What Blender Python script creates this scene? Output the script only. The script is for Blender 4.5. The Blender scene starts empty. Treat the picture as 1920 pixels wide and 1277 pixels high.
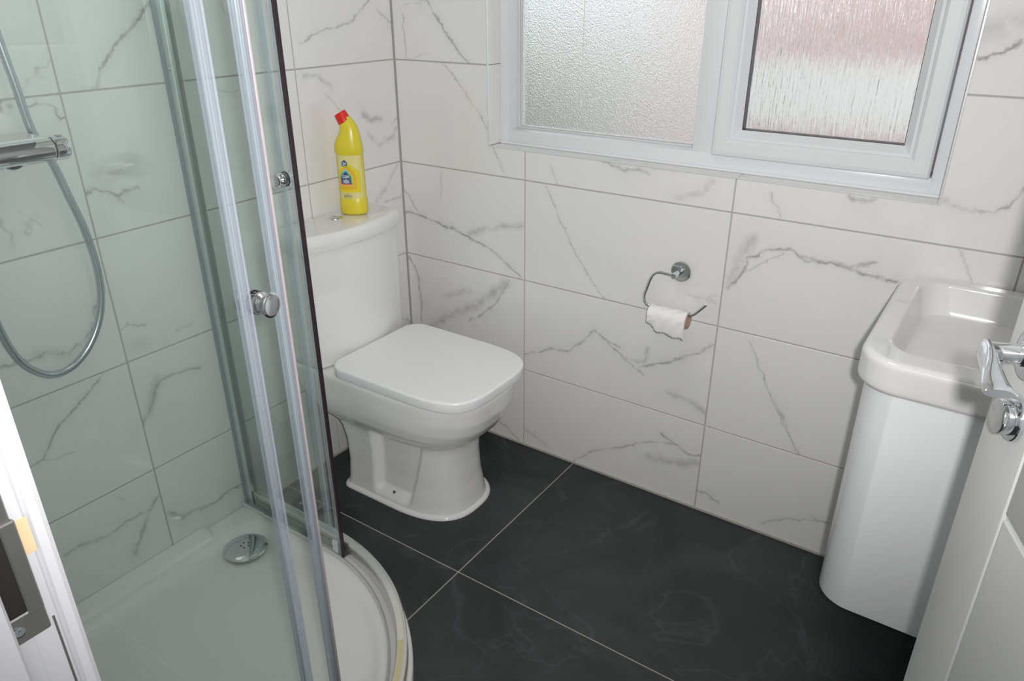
import bpy, bmesh, math, random
from mathutils import Vector, Matrix
S = bpy.context.scene
COL = S.collection
PI = math.pi
V = Vector
random.seed(7)

# ------------------------------------------------------------------ camera, world, lights
CAM = V((1.6299, -1.7567, 1.3789))
YAW, PITCH, ROLL, FPX = -0.6011, -0.4411, -0.0019, 1392.2
fwd = V((math.sin(YAW)*math.cos(PITCH), math.cos(YAW)*math.cos(PITCH), math.sin(PITCH)))
rgt = V((math.cos(YAW), -math.sin(YAW), 0)); up = rgt.cross(fwd)
r2 = rgt*math.cos(ROLL)+up*math.sin(ROLL); u2 = up*math.cos(ROLL)-rgt*math.sin(ROLL)
cam = bpy.data.objects.new('camera', bpy.data.cameras.new('camera'))
cam.data.sensor_width = 36; cam.data.lens = FPX/1920*36
cam.data.clip_start = 0.02; cam.data.clip_end = 100
R = Matrix((r2, u2, -fwd)).transposed().to_4x4(); R.translation = CAM
cam.matrix_world = R
COL.objects.link(cam); S.camera = cam

w = bpy.data.worlds.new('overcast_sky'); S.world = w; w.use_nodes = True
bg = w.node_tree.nodes['Background']
bg.inputs['Color'].default_value = (0.93, 0.97, 1.0, 1); bg.inputs['Strength'].default_value = 1.3

def lamp(name, kind, loc, power, col=(1, 1, 1), aim=None, **kw):
    l = bpy.data.lights.new(name, kind); l.energy = power; l.color = col
    for k, v in kw.items(): setattr(l, k, v)
    o = bpy.data.objects.new(name, l); o.location = loc
    if aim is not None: o.rotation_euler = (V(aim)-V(loc)).to_track_quat('-Z', 'Y').to_euler()
    COL.objects.link(o); return o
# the flash above and right of the lens, and two added fill lights
FL = V((1.675, -1.755, 1.415))
lamp('camera_flash', 'SPOT', FL, 83, (1, .985, .97), aim=FL+fwd-rgt*.02+up*.43, shadow_soft_size=.016, spot_size=math.radians(124), spot_blend=1.0)
lamp('ceiling_fill', 'AREA', (0.95, -0.85, 2.30), 3.0, (1, .985, .95), aim=(0.95, -0.85, 0), shape='DISK', size=.5)  # unseen fill, added to lift the ambient light of the room
lamp('hall_fill', 'AREA', (1.5, -2.45, 2.30), 2.5, (1, .985, .95), aim=(1.5, -2.45, 0), shape='DISK', size=.5)  # second unseen fill, added for ambient from the hall side
S.view_settings.view_transform = 'Standard'; S.view_settings.look = 'None'
S.view_settings.gamma = 1; S.view_settings.use_curve_mapping = False
S.view_settings.exposure = 0.0
S.cycles.max_bounces = 14; S.cycles.transparent_max_bounces = 32; S.cycles.transmission_bounces = 12
S.cycles.sample_clamp_indirect = 4.0
S.cycles.caustics_reflective = False

# ------------------------------------------------------------------ materials
def nt(name):
    m = bpy.data.materials.new(name); m.use_nodes = True
    return m, m.node_tree, m.node_tree.nodes['Principled BSDF']
def node(t, typ, **kw):
    n = t.nodes.new(typ)
    for k, v in kw.items(): setattr(n, k, v)
    return n
def noise_bump(t, b, scale, strength, detail=3, dist=.002, stretch=None):
    tc = node(t, 'ShaderNodeTexCoord'); n = node(t, 'ShaderNodeTexNoise')
    n.inputs['Scale'].default_value = scale; n.inputs['Detail'].default_value = detail
    if stretch:
        mp = node(t, 'ShaderNodeMapping'); mp.inputs['Scale'].default_value = stretch
        t.links.new(tc.outputs['Object'], mp.inputs['Vector']); t.links.new(mp.outputs[0], n.inputs['Vector'])
    else: t.links.new(tc.outputs['Object'], n.inputs['Vector'])
    bp = node(t, 'ShaderNodeBump'); bp.inputs['Strength'].default_value = strength; bp.inputs['Distance'].default_value = dist
    t.links.new(n.outputs['Fac'], bp.inputs['Height']); t.links.new(bp.outputs[0], b.inputs['Normal'])
    return n
def mat(name, col, rough=.5, metal=0, spec=.5, coat=0, var=.03, vscale=6, bump=0, bscale=40):
    m, t, b = nt(name)
    b.inputs['Roughness'].default_value = rough; b.inputs['Metallic'].default_value = metal
    b.inputs['Specular IOR Level'].default_value = spec
    b.inputs['Coat Weight'].default_value = coat; b.inputs['Coat Roughness'].default_value = .04
    tc = node(t, 'ShaderNodeTexCoord'); n = node(t, 'ShaderNodeTexNoise'); n.inputs['Scale'].default_value = vscale; n.inputs['Detail'].default_value = 4
    t.links.new(tc.outputs['Object'], n.inputs['Vector'])
    cr = node(t, 'ShaderNodeMix', data_type='RGBA')
    cr.inputs[6].default_value = (*[c*(1-var) for c in col], 1); cr.inputs[7].default_value = (*[min(1, c*(1+var)) for c in col], 1)
    t.links.new(n.outputs['Fac'], cr.inputs[0]); t.links.new(cr.outputs[2], b.inputs['Base Color'])
    if bump: noise_bump(t, b, bscale, bump)
    return m

# one vein stroke as a node group: distance of P to the segment A-B -> a thin line and a soft halo
def vein_group():
    g = bpy.data.node_groups.new('vein_stroke', 'ShaderNodeTree')
    for nme, st in (('P', 'NodeSocketVector'), ('A', 'NodeSocketVector'), ('B', 'NodeSocketVector'), ('Width', 'NodeSocketFloat'), ('Gain', 'NodeSocketFloat'), ('Line', 'NodeSocketFloat'), ('Halo', 'NodeSocketFloat')):
        g.interface.new_socket(nme, in_out='INPUT', socket_type=st)
    for nme in ('Line', 'Halo'): g.interface.new_socket(nme, in_out='OUTPUT', socket_type='NodeSocketFloat')
    gi = g.nodes.new('NodeGroupInput'); go = g.nodes.new('NodeGroupOutput')
    def vm(op, a, b=None):
        n = g.nodes.new('ShaderNodeVectorMath'); n.operation = op
        g.links.new(a, n.inputs[0])
        if b is not None: g.links.new(b, n.inputs[1])
        return n
    def mm(op, a, b=None, clamp=False):
        n = g.nodes.new('ShaderNodeMath'); n.operation = op; n.use_clamp = clamp
        for i, x in enumerate((a, b)):
            if x is None: continue
            if isinstance(x, (int, float)): n.inputs[i].default_value = x
            else: g.links.new(x, n.inputs[i])
        return n.outputs[0]
    I = gi.outputs
    pa = vm('SUBTRACT', I['P'], I['A']).outputs[0]; ba = vm('SUBTRACT', I['B'], I['A']).outputs[0]
    tt = mm('DIVIDE', vm('DOT_PRODUCT', pa, ba).outputs['Value'], vm('DOT_PRODUCT', ba, ba).outputs['Value'], True)
    sc = g.nodes.new('ShaderNodeVectorMath'); sc.operation = 'SCALE'; g.links.new(ba, sc.inputs[0]); g.links.new(tt, sc.inputs['Scale'])
    d = vm('LENGTH', vm('SUBTRACT', pa, sc.outputs[0]).outputs[0]).outputs['Value']
    q = mm('DIVIDE', d, I['Width'])
    line = mm('MULTIPLY', mm('POWER', mm('SUBTRACT', 1.0, q, True), 1.3), I['Gain'])
    halo = mm('MULTIPLY', mm('POWER', mm('SUBTRACT', 1.0, mm('DIVIDE', q, 5.0), True), 1.6), I['Gain'])
    g.links.new(mm('MAXIMUM', line, I['Line']), go.inputs['Line']); g.links.new(mm('MAXIMUM', halo, I['Halo']), go.inputs['Halo'])
    return g
VG = vein_group()
def marble(name, strokes=None, base=(.79, .79, .785)):
    """glazed white tile; strokes = [(A, B, width, gain)] in the tile's own coordinates"""
    m, t, b = nt(name); L = t.links
    b.inputs['Roughness'].default_value = .07; b.inputs['Specular IOR Level'].default_value = .45
    tc = node(t, 'ShaderNodeTexCoord')
    oi = node(t, 'ShaderNodeObjectInfo')
    off = node(t, 'ShaderNodeVectorMath', operation='MULTIPLY_ADD'); off.inputs[1].default_value = (1, 1, 1)
    cv = node(t, 'ShaderNodeCombineXYZ')
    for i in range(3): L.new(oi.outputs['Random'], cv.inputs[i])
    sc = node(t, 'ShaderNodeVectorMath', operation='SCALE'); sc.inputs['Scale'].default_value = 37; L.new(cv.outputs[0], sc.inputs[0])
    L.new(tc.outputs['Object'], off.inputs[0]); L.new(sc.outputs[0], off.inputs[2])
    P0 = off.outputs[0]
    def nz(scale, detail=4, vec=P0, rough=.6):
        n = node(t, 'ShaderNodeTexNoise'); n.inputs['Scale'].default_value = scale; n.inputs['Detail'].default_value = detail; n.inputs['Roughness'].default_value = rough
        L.new(vec, n.inputs['Vector']); return n
    def mth(op, a, b2=None, c=None, clamp=False):
        n = node(t, 'ShaderNodeMath', operation=op, use_clamp=clamp)
        for i, x in enumerate((a, b2, c)):
            if x is None: continue
            if isinstance(x, (int, float)): n.inputs[i].default_value = x
            else: L.new(x, n.inputs[i])
        return n.outputs[0]
    cloud = nz(3.0, 3)
    brk = nz(28, 3)
    if strokes:
        wob = nz(26, 7, rough=.72)
        ws = node(t, 'ShaderNodeVectorMath', operation='SUBTRACT'); L.new(wob.outputs['Color'], ws.inputs[0]); ws.inputs[1].default_value = (.5, .5, .5)
        w2 = node(t, 'ShaderNodeVectorMath', operation='SCALE'); w2.inputs['Scale'].default_value = .036; L.new(ws.outputs[0], w2.inputs[0])
        ad = node(t, 'ShaderNodeVectorMath', operation='ADD'); L.new(tc.outputs['Object'], ad.inputs[0]); L.new(w2.outputs[0], ad.inputs[1])
        ax = strokes[0][4]
        fl = node(t, 'ShaderNodeVectorMath', operation='MULTIPLY'); L.new(ad.outputs[0], fl.inputs[0]); fl.inputs[1].default_value = (0, 1, 1) if ax == 'x' else (1, 0, 1)
        prev = None
        for A, B, wd, gain, _ in strokes:
            n = node(t, 'ShaderNodeGroup'); n.node_tree = VG
            L.new(fl.outputs[0], n.inputs['P']); n.inputs['A'].default_value = A; n.inputs['B'].default_value = B
            n.inputs['Width'].default_value = wd; n.inputs['Gain'].default_value = gain
            if prev: L.new(prev.outputs['Line'], n.inputs['Line']); L.new(prev.outputs['Halo'], n.inputs['Halo'])
            prev = n
        line, halo = prev.outputs['Line'], prev.outputs['Halo']
    else:
        wv = nz(2.2, 5); r = mth('ABSOLUTE', mth('SUBTRACT', wv.outputs['Fac'], .5))
        gate = mth('MULTIPLY', mth('SUBTRACT', nz(4, 2).outputs['Fac'], .5, clamp=True), 6, clamp=True)
        line = mth('MULTIPLY', mth('SUBTRACT', 1, mth('MULTIPLY', r, 130), clamp=True), gate)
        halo = mth('MULTIPLY', mth('SUBTRACT', 1, mth('MULTIPLY', r, 26), clamp=True), gate)
    lf = mth('MULTIPLY', line, mth('MULTIPLY_ADD', brk.outputs['Fac'], 2.6, -.55, clamp=True), clamp=True)
    hf = mth('MULTIPLY', halo, mth('MULTIPLY_ADD', brk.outputs['Fac'], 1.6, -.35, clamp=True), clamp=True)
    c1 = node(t, 'ShaderNodeMix', data_type='RGBA'); c1.inputs[6].default_value = (*base, 1); c1.inputs[7].default_value = (*[c*.955 for c in base], 1)
    L.new(cloud.outputs['Fac'], c1.inputs[0])
    c2 = node(t, 'ShaderNodeMix', data_type='RGBA'); c2.inputs[7].default_value = (.40, .40, .42, 1); L.new(c1.outputs[2], c2.inputs[6]); L.new(mth('MULTIPLY', hf, .36), c2.inputs[0])
    c3 = node(t, 'ShaderNodeMix', data_type='RGBA'); c3.inputs[7].default_value = (.20, .20, .215, 1); L.new(c2.outputs[2], c3.inputs[6]); L.new(mth('MULTIPLY', lf, .80), c3.inputs[0])
    L.new(c3.outputs[2], b.inputs['Base Color'])
    bp = node(t, 'ShaderNodeBump'); bp.inputs['Strength'].default_value = .05; bp.inputs['Distance'].default_value = .004
    L.new(nz(7, 2).outputs['Fac'], bp.inputs['Height']); L.new(bp.outputs[0], b.inputs['Normal'])
    return m

def clear_glass(name, tint, gloss=.0, rough=.0):
    """one face of a clear pane: tinted straight-through light plus a fresnel mirror"""
    m = bpy.data.materials.new(name); m.use_nodes = True; t = m.node_tree; t.nodes.clear()
    o = node(t, 'ShaderNodeOutputMaterial'); tr = node(t, 'ShaderNodeBsdfTransparent'); tr.inputs[0].default_value = (*tint, 1)
    gl = node(t, 'ShaderNodeBsdfGlossy'); gl.inputs['Roughness'].default_value = rough; gl.inputs['Color'].default_value = (1, 1, 1, 1)
    fr = node(t, 'ShaderNodeFresnel'); fr.inputs['IOR'].default_value = 1.45
    mx = node(t, 'ShaderNodeMixShader')
    # the fresnel node turns over on back faces; read it with the outward normal both times
    ge = node(t, 'ShaderNodeNewGeometry'); mv = node(t, 'ShaderNodeMix', data_type='FLOAT'); mv.inputs[2].default_value = 1.45; mv.inputs[3].default_value = 1/1.45
    t.links.new(ge.outputs['Backfacing'], mv.inputs[0]); t.links.new(mv.outputs[0], fr.inputs['IOR'])
    sc = node(t, 'ShaderNodeMath', operation='MULTIPLY', use_clamp=True); sc.inputs[1].default_value = .9
    t.links.new(fr.outputs[0], sc.inputs[0]); t.links.new(sc.outputs[0], mx.inputs[0])
    t.links.new(tr.outputs[0], mx.inputs[1]); t.links.new(gl.outputs[0], mx.inputs[2]); t.links.new(mx.outputs[0], o.inputs[0])
    return m
def obscured_glass(name, scale, stretch, rough, strength):
    m, t, b = nt(name)
    b.inputs['Base Color'].default_value = (.97, .985, .98, 1); b.inputs['Transmission Weight'].default_value = 1
    b.inputs['Roughness'].default_value = rough; b.inputs['IOR'].default_value = 1.35
    n = noise_bump(t, b, scale, strength, 4, .004, stretch)
    return m

M = {}
M['grout'] = mat('grout', (.47, .455, .43), .85, var=.08, vscale=30, spec=.2)
M['floor_grout'] = mat('floor_grout', (.42, .39, .35), .9, var=.1, vscale=30, spec=.2)
M['caulk'] = mat('caulk', (.47, .45, .41), .5, var=.12, vscale=18)
M['ceramic'] = mat('white_ceramic', (.80, .80, .795), .06, coat=.5, var=.01)
M['seat'] = mat('white_seat_plastic', (.87, .88, .89), .22, var=.01)
M['acrylic'] = mat('white_tray_acrylic', (.84, .835, .82), .16, var=.015, vscale=3)
M['gloss_white'] = mat('white_gloss_board', (.87, .88, .90), .16, var=.01)
M['upvc'] = mat('white_upvc', (.73, .75, .77), .2, var=.01)
M['chrome'] = mat('chrome', (.78, .79, .81), .06, metal=1, var=.02)
M['satin'] = mat('satin_silver', (.70, .73, .73), .32, metal=.45, var=.03, vscale=12)
M['trim'] = mat('pale_edge_trim', (.78, .79, .80), .22, metal=.3, var=.02)
M['rail'] = mat('polished_silver_rail', (.80, .80, .79), .2, metal=.85, var=.05, vscale=9)
M['hose'] = mat('silver_hose', (.50, .55, .58), .28, metal=.75, var=.03)
M['black'] = mat('black_rubber', (.02, .02, .022), .5, var=.1)
M['magnet'] = mat('dark_magnet_strip', (.035, .022, .028), .35, var=.15, vscale=30)
M['magnet2'] = mat('mauve_seal_strip', (.36, .32, .335), .3, var=.1, vscale=30)
M['red_cap'] = mat('red_plastic', (.72, .02, .012), .35, var=.03)
M['yellow'] = mat('yellow_plastic', (.73, .61, .04), .3, var=.03)
M['plaster'] = mat('white_plaster', (.78, .77, .75), .8, var=.02)
M['paint'] = mat('white_door_paint', (.70, .71, .715), .32, var=.02, vscale=2)
M['frame_paint'] = mat('white_gloss_paint', (.60, .60, .63), .3, var=.03, vscale=9)
M['steel'] = mat('brushed_steel', (.30, .30, .29), .4, metal=.9, var=.15, vscale=25)
M['dark'] = mat('dark_cavity', (.015, .013, .012), .7, var=.2)
M['bare_wood'] = mat('bare_pine', (.72, .53, .32), .7, var=.15, vscale=40)
M['paper'] = mat('tissue_paper', (.86, .86, .86), .95, var=.02, vscale=60, bump=.25, bscale=220, spec=.1)
M['card'] = mat('cardboard', (.42, .30, .24), .9, var=.08, vscale=40)
M['cord'] = mat('white_cord', (.72, .72, .71), .5)
M['glass'] = clear_glass('tinted_clear_glass', (.962, .982, .975))
M['glass_edge'] = mat('green_glass_edge', (.42, .53, .50), .12, var=.1, vscale=14)
M['gasket'] = mat('dark_gasket', (.05, .05, .055), .4)
M['brick'] = mat('pink_brick', (.66, .50, .49), .9, var=.2, vscale=3)
M['render'] = mat('white_render', (.86, .85, .83), .9)
M['paving'] = mat('pale_paving', (.55, .50, .48), .9, var=.1)
M['leaf'] = mat('hedge_green', (.16, .20, .12), .9, var=.5, vscale=5)
M['pane_stipple'] = obscured_glass('stippled_glass', 260, None, .24, .6)
M['pane_rain'] = obscured_glass('rain_glass', 230, (1.0, 1.0, .05), .15, 1.0)
def seal_mat(name='clear_pvc_seal', lo=.15, hi=.55, c=(.46, .48, .55)):
    m = bpy.data.materials.new(name); m.use_nodes = True; t = m.node_tree; b = t.nodes['Principled BSDF']; o = t.nodes['Material Output']
    b.inputs['Base Color'].default_value = (*c, 1); b.inputs['Roughness'].default_value = .2
    tr = node(t, 'ShaderNodeBsdfTransparent'); tr.inputs[0].default_value = (.90, .93, .95, 1)
    mx = node(t, 'ShaderNodeMixShader')
    tc = node(t, 'ShaderNodeTexCoord'); mp = node(t, 'ShaderNodeMapping'); mp.inputs['Scale'].default_value = (260, 260, .05)
    n = node(t, 'ShaderNodeTexNoise'); n.inputs['Scale'].default_value = 1; n.inputs['Detail'].default_value = 2
    t.links.new(tc.outputs['Object'], mp.inputs[0]); t.links.new(mp.outputs[0], n.inputs['Vector'])
    mr = node(t, 'ShaderNodeMapRange'); mr.inputs[1].default_value = .3; mr.inputs[2].default_value = .7; mr.inputs[3].default_value = lo; mr.inputs[4].default_value = hi
    t.links.new(n.outputs['Fac'], mr.inputs[0]); t.links.new(mr.outputs[0], mx.inputs[0])
    t.links.new(tr.outputs[0], mx.inputs[1]); t.links.new(b.outputs[0], mx.inputs[2]); t.links.new(mx.outputs[0], o.inputs[0])
    return m
M['seal'] = seal_mat(); M['fin'] = seal_mat('clear_pvc_fin', .06, .30, (.70, .74, .75))
def slate():
    m, t, b = nt('dark_slate_tile'); L = t.links
    tc = node(t, 'ShaderNodeTexCoord'); oi = node(t, 'ShaderNodeObjectInfo'); b.inputs['Roughness'].default_value = .42; b.inputs['Specular IOR Level'].default_value = .4
    mp = node(t, 'ShaderNodeVectorMath', operation='ADD'); cv = node(t, 'ShaderNodeCombineXYZ')
    ml = node(t, 'ShaderNodeMath', operation='MULTIPLY'); ml.inputs[1].default_value = 30; L.new(oi.outputs['Random'], ml.inputs[0])
    L.new(ml.outputs[0], cv.inputs[0]); L.new(tc.outputs['Object'], mp.inputs[0]); L.new(cv.outputs[0], mp.inputs[1])
    n1 = node(t, 'ShaderNodeTexNoise'); n1.inputs['Scale'].default_value = 3.2; n1.inputs['Detail'].default_value = 8; n1.inputs['Roughness'].default_value = .62; n1.inputs['Distortion'].default_value = .8; L.new(mp.outputs[0], n1.inputs['Vector'])
    n2 = node(t, 'ShaderNodeTexNoise'); n2.inputs['Scale'].default_value = 60; n2.inputs['Detail'].default_value = 5; L.new(mp.outputs[0], n2.inputs['Vector'])
    rp = node(t, 'ShaderNodeValToRGB'); e = rp.color_ramp.elements; e[0].position = .36; e[0].color = (.022, .0235, .025, 1); e[1].position = .68; e[1].color = (.048, .051, .054, 1); L.new(n1.outputs['Fac'], rp.inputs[0])
    n3 = node(t, 'ShaderNodeTexNoise'); n3.inputs['Scale'].default_value = 2.4; n3.inputs['Detail'].default_value = 6; n3.inputs['Distortion'].default_value = 1.2; L.new(mp.outputs[0], n3.inputs['Vector'])
    s = node(t, 'ShaderNodeMath', operation='SUBTRACT'); s.inputs[1].default_value = .5; L.new(n3.outputs['Fac'], s.inputs[0]); a = node(t, 'ShaderNodeMath', operation='ABSOLUTE'); L.new(s.outputs[0], a.inputs[0])
    mr = node(t, 'ShaderNodeMapRange'); mr.inputs[1].default_value = 0; mr.inputs[2].default_value = .012; mr.inputs[3].default_value = .35; mr.inputs[4].default_value = 0; L.new(a.outputs[0], mr.inputs[0])
    gm = node(t, 'ShaderNodeMath', operation='MULTIPLY'); L.new(mr.outputs[0], gm.inputs[0]); L.new(n1.outputs['Fac'], gm.inputs[1])
    mx = node(t, 'ShaderNodeMix', data_type='RGBA'); mx.inputs[7].default_value = (.14, .15, .155, 1); L.new(gm.outputs[0], mx.inputs[0]); L.new(rp.outputs[0], mx.inputs[6])
    L.new(mx.outputs[2], b.inputs['Base Color'])
    bp = node(t, 'ShaderNodeBump'); bp.inputs['Strength'].default_value = .3; bp.inputs['Distance'].default_value = .002; L.new(n2.outputs['Fac'], bp.inputs['Height']); L.new(bp.outputs[0], b.inputs['Normal'])
    return m
M['slate'] = slate()

# ------------------------------------------------------------------ helpers
def obj(name, bm, m, parent=None, smooth=None, loc=None, kind=None):
    """link a bmesh (built in world coordinates) as ONE mesh object; loc moves its origin there"""
    me = bpy.data.meshes.new(name)
    if loc is not None: bmesh.ops.translate(bm, verts=bm.verts, vec=-V(loc))
    bmesh.ops.recalc_face_normals(bm, faces=bm.faces)
    if smooth is not None:
        for f in bm.faces: f.smooth = True
        for e in bm.edges:
            if len(e.link_faces) == 2 and e.calc_face_angle(0) > math.radians(smooth): e.smooth = False
    bm.to_mesh(me); bm.free()
    for x in (m if isinstance(m, (list, tuple)) else [m]): me.materials.append(x)
    o = bpy.data.objects.new(name, me); COL.objects.link(o)
    if loc is not None: o.location = loc
    if parent is not None:
        o.parent = parent; o.matrix_parent_inverse = Matrix.Translation(-world_loc(parent))
    if kind: o['kind'] = kind
    return o
def world_loc(o):
    v = V(o.location)
    if o.parent is not None: v = v + world_loc(o.parent) + o.matrix_parent_inverse.translation
    return v
def thing(name, label, cat, loc=(0, 0, 0), group=None):
    o = bpy.data.objects.new(name, None); o.empty_display_size = .05; COL.objects.link(o); o.location = loc
    return tag(o, label, cat, group)
def tag(o, label, cat, group=None):
    o['label'] = label; o['category'] = cat
    if group: o['group'] = group
    return o
def note(o, label): o['label'] = label; return o
def struct(o): o['kind'] = 'structure'; return o
def bm_new(): return bmesh.new()
def box(bm, a, b, bev=0, mi=0, seg=1):
    x0, y0, z0 = [min(p, q) for p, q in zip(a, b)]; x1, y1, z1 = [max(p, q) for p, q in zip(a, b)]
    vs = [bm.verts.new(p) for p in ((x0, y0, z0), (x1, y0, z0), (x1, y1, z0), (x0, y1, z0), (x0, y0, z1), (x1, y0, z1), (x1, y1, z1), (x0, y1, z1))]
    fs = [bm.faces.new([vs[i] for i in q]) for q in ((0, 3, 2, 1), (4, 5, 6, 7), (0, 1, 5, 4), (1, 2, 6, 5), (2, 3, 7, 6), (3, 0, 4, 7))]
    for f in fs: f.material_index = mi
    if bev:
        es = list({e for f in fs for e in f.edges})
        bmesh.ops.bevel(bm, geom=es, offset=bev, segments=seg, profile=.5, affect='EDGES')
    return bm
def cbox(a, b, bev=0, seg=1, mi=0): return box(bm_new(), a, b, bev, mi, seg)
def prism(bm, pts, d, mi=0):
    """polygon pts (3-D, planar) pushed along vector d"""
    d = V(d); a = [bm.verts.new(p) for p in pts]; b = [bm.verts.new(V(p)+d) for p in pts]; n = len(pts)
    fs = [bm.faces.new(a), bm.faces.new(b[::-1])]+[bm.faces.new((a[i], b[i], b[(i+1) % n], a[(i+1) % n])) for i in range(n)]
    for f in fs: f.material_index = mi
    return fs
def loft(bm, rings, cap0=True, cap1=True, closed=True, mi=0):
    R_ = [[bm.verts.new(p) for p in r] for r in rings]; n = len(R_[0])
    for a, b in zip(R_, R_[1:]):
        for i in range(n if closed else n-1):
            j = (i+1) % n
            f = bm.faces.new((a[i], a[j], b[j], b[i])); f.material_index = mi
    if cap0: bm.faces.new(R_[0][::-1]).material_index = mi
    if cap1: bm.faces.new(R_[-1]).material_index = mi
    return R_
def frames(pts):
    pts = [V(p) for p in pts]; T = []
    for i in range(len(pts)):
        T.append((pts[min(i+1, len(pts)-1)]-pts[max(i-1, 0)]).normalized())
    n = V((0, 0, 1)) if abs(T[0].z) < .9 else V((1, 0, 0))
    n = (n-T[0]*n.dot(T[0])).normalized(); out = []
    for p, t in zip(pts, T):
        n = (n-t*n.dot(t)).normalized(); out.append((p, t, n, t.cross(n)))
    return out
def spline(pts, k=8):
    pts = [V(p) for p in pts]; P = [pts[0]*2-pts[1]]+pts+[pts[-1]*2-pts[-2]]; out = []
    for i in range(1, len(P)-2):
        for j in range(k):
            t = j/k; a, b, c, d = P[i-1:i+3]
            out.append(.5*((2*b)+(c-a)*t+(2*a-5*b+4*c-d)*t*t+(3*b-a-3*c+d)*t**3))
    return out+[pts[-1]]
def tube(bm, pts, r, n=14, mi=0, cap=True):
    rr = r if callable(r) else (lambda i: r)
    rings = []
    for i, (p, t, a, b) in enumerate(frames(pts)):
        rings.append([p+(a*math.cos(2*PI*k/n)+b*math.sin(2*PI*k/n))*rr(i) for k in range(n)])
    loft(bm, rings, cap, cap, mi=mi); return bm
def lathe(bm, o, ax, prof, n=32, mi=0, cap=True):
    """prof = [(dist along axis, radius)]"""
    o = V(o); ax = V(ax).normalized(); a = ax.orthogonal().normalized(); b = ax.cross(a)
    rings = [[o+ax*h+(a*math.cos(2*PI*k/n)+b*math.sin(2*PI*k/n))*max(r, 1e-5) for k in range(n)] for h, r in prof]
    loft(bm, rings, cap, cap, mi=mi); return bm
def sweep(bm, path, prof, mi=0, closed=True, caps=True):
    """path = [(point, outward normal)] horizontal; prof = [(outward, up)]"""
    rings = [[V(p)+V(nrm)*o_+V((0, 0, u_)) for o_, u_ in prof] for p, nrm in path]
    loft(bm, rings, caps, caps, closed, mi); return bm
def rrect(x0, x1, y0, y1, z, r, k=8):
    """rounded rectangle, r = (x0y0, x1y0, x1y1, x0y1) corner radii"""
    if not isinstance(r, (tuple, list)): r = (r,)*4
    out = []
    for (cx, cy, sx, sy, a0), q in zip(((x0, y0, 1, 1, PI), (x1, y0, -1, 1, 1.5*PI), (x1, y1, -1, -1, 0), (x0, y1, 1, -1, .5*PI)), r):
        for i in range(k+1):
            a = a0+i/k*PI/2
            out.append(V((cx+sx*q+q*math.cos(a), cy+sy*q+q*math.sin(a), z)))
    return out
def text_mesh(txt, size, bold=0.0, align='CENTER'):
    cu = bpy.data.curves.new('txt', 'FONT'); cu.body = txt; cu.size = size; cu.align_x = align; cu.offset = bold; cu.resolution_u = 3
    o = bpy.data.objects.new('txt', cu); COL.objects.link(o)
    dg = bpy.context.evaluated_depsgraph_get(); me = bpy.data.meshes.new_from_object(o.evaluated_get(dg))
    P = [tuple(v.co) for v in me.vertices]; F = [tuple(p.vertices) for p in me.polygons]
    bpy.data.objects.remove(o); bpy.data.curves.remove(cu); bpy.data.meshes.remove(me)
    return P, F

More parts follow.
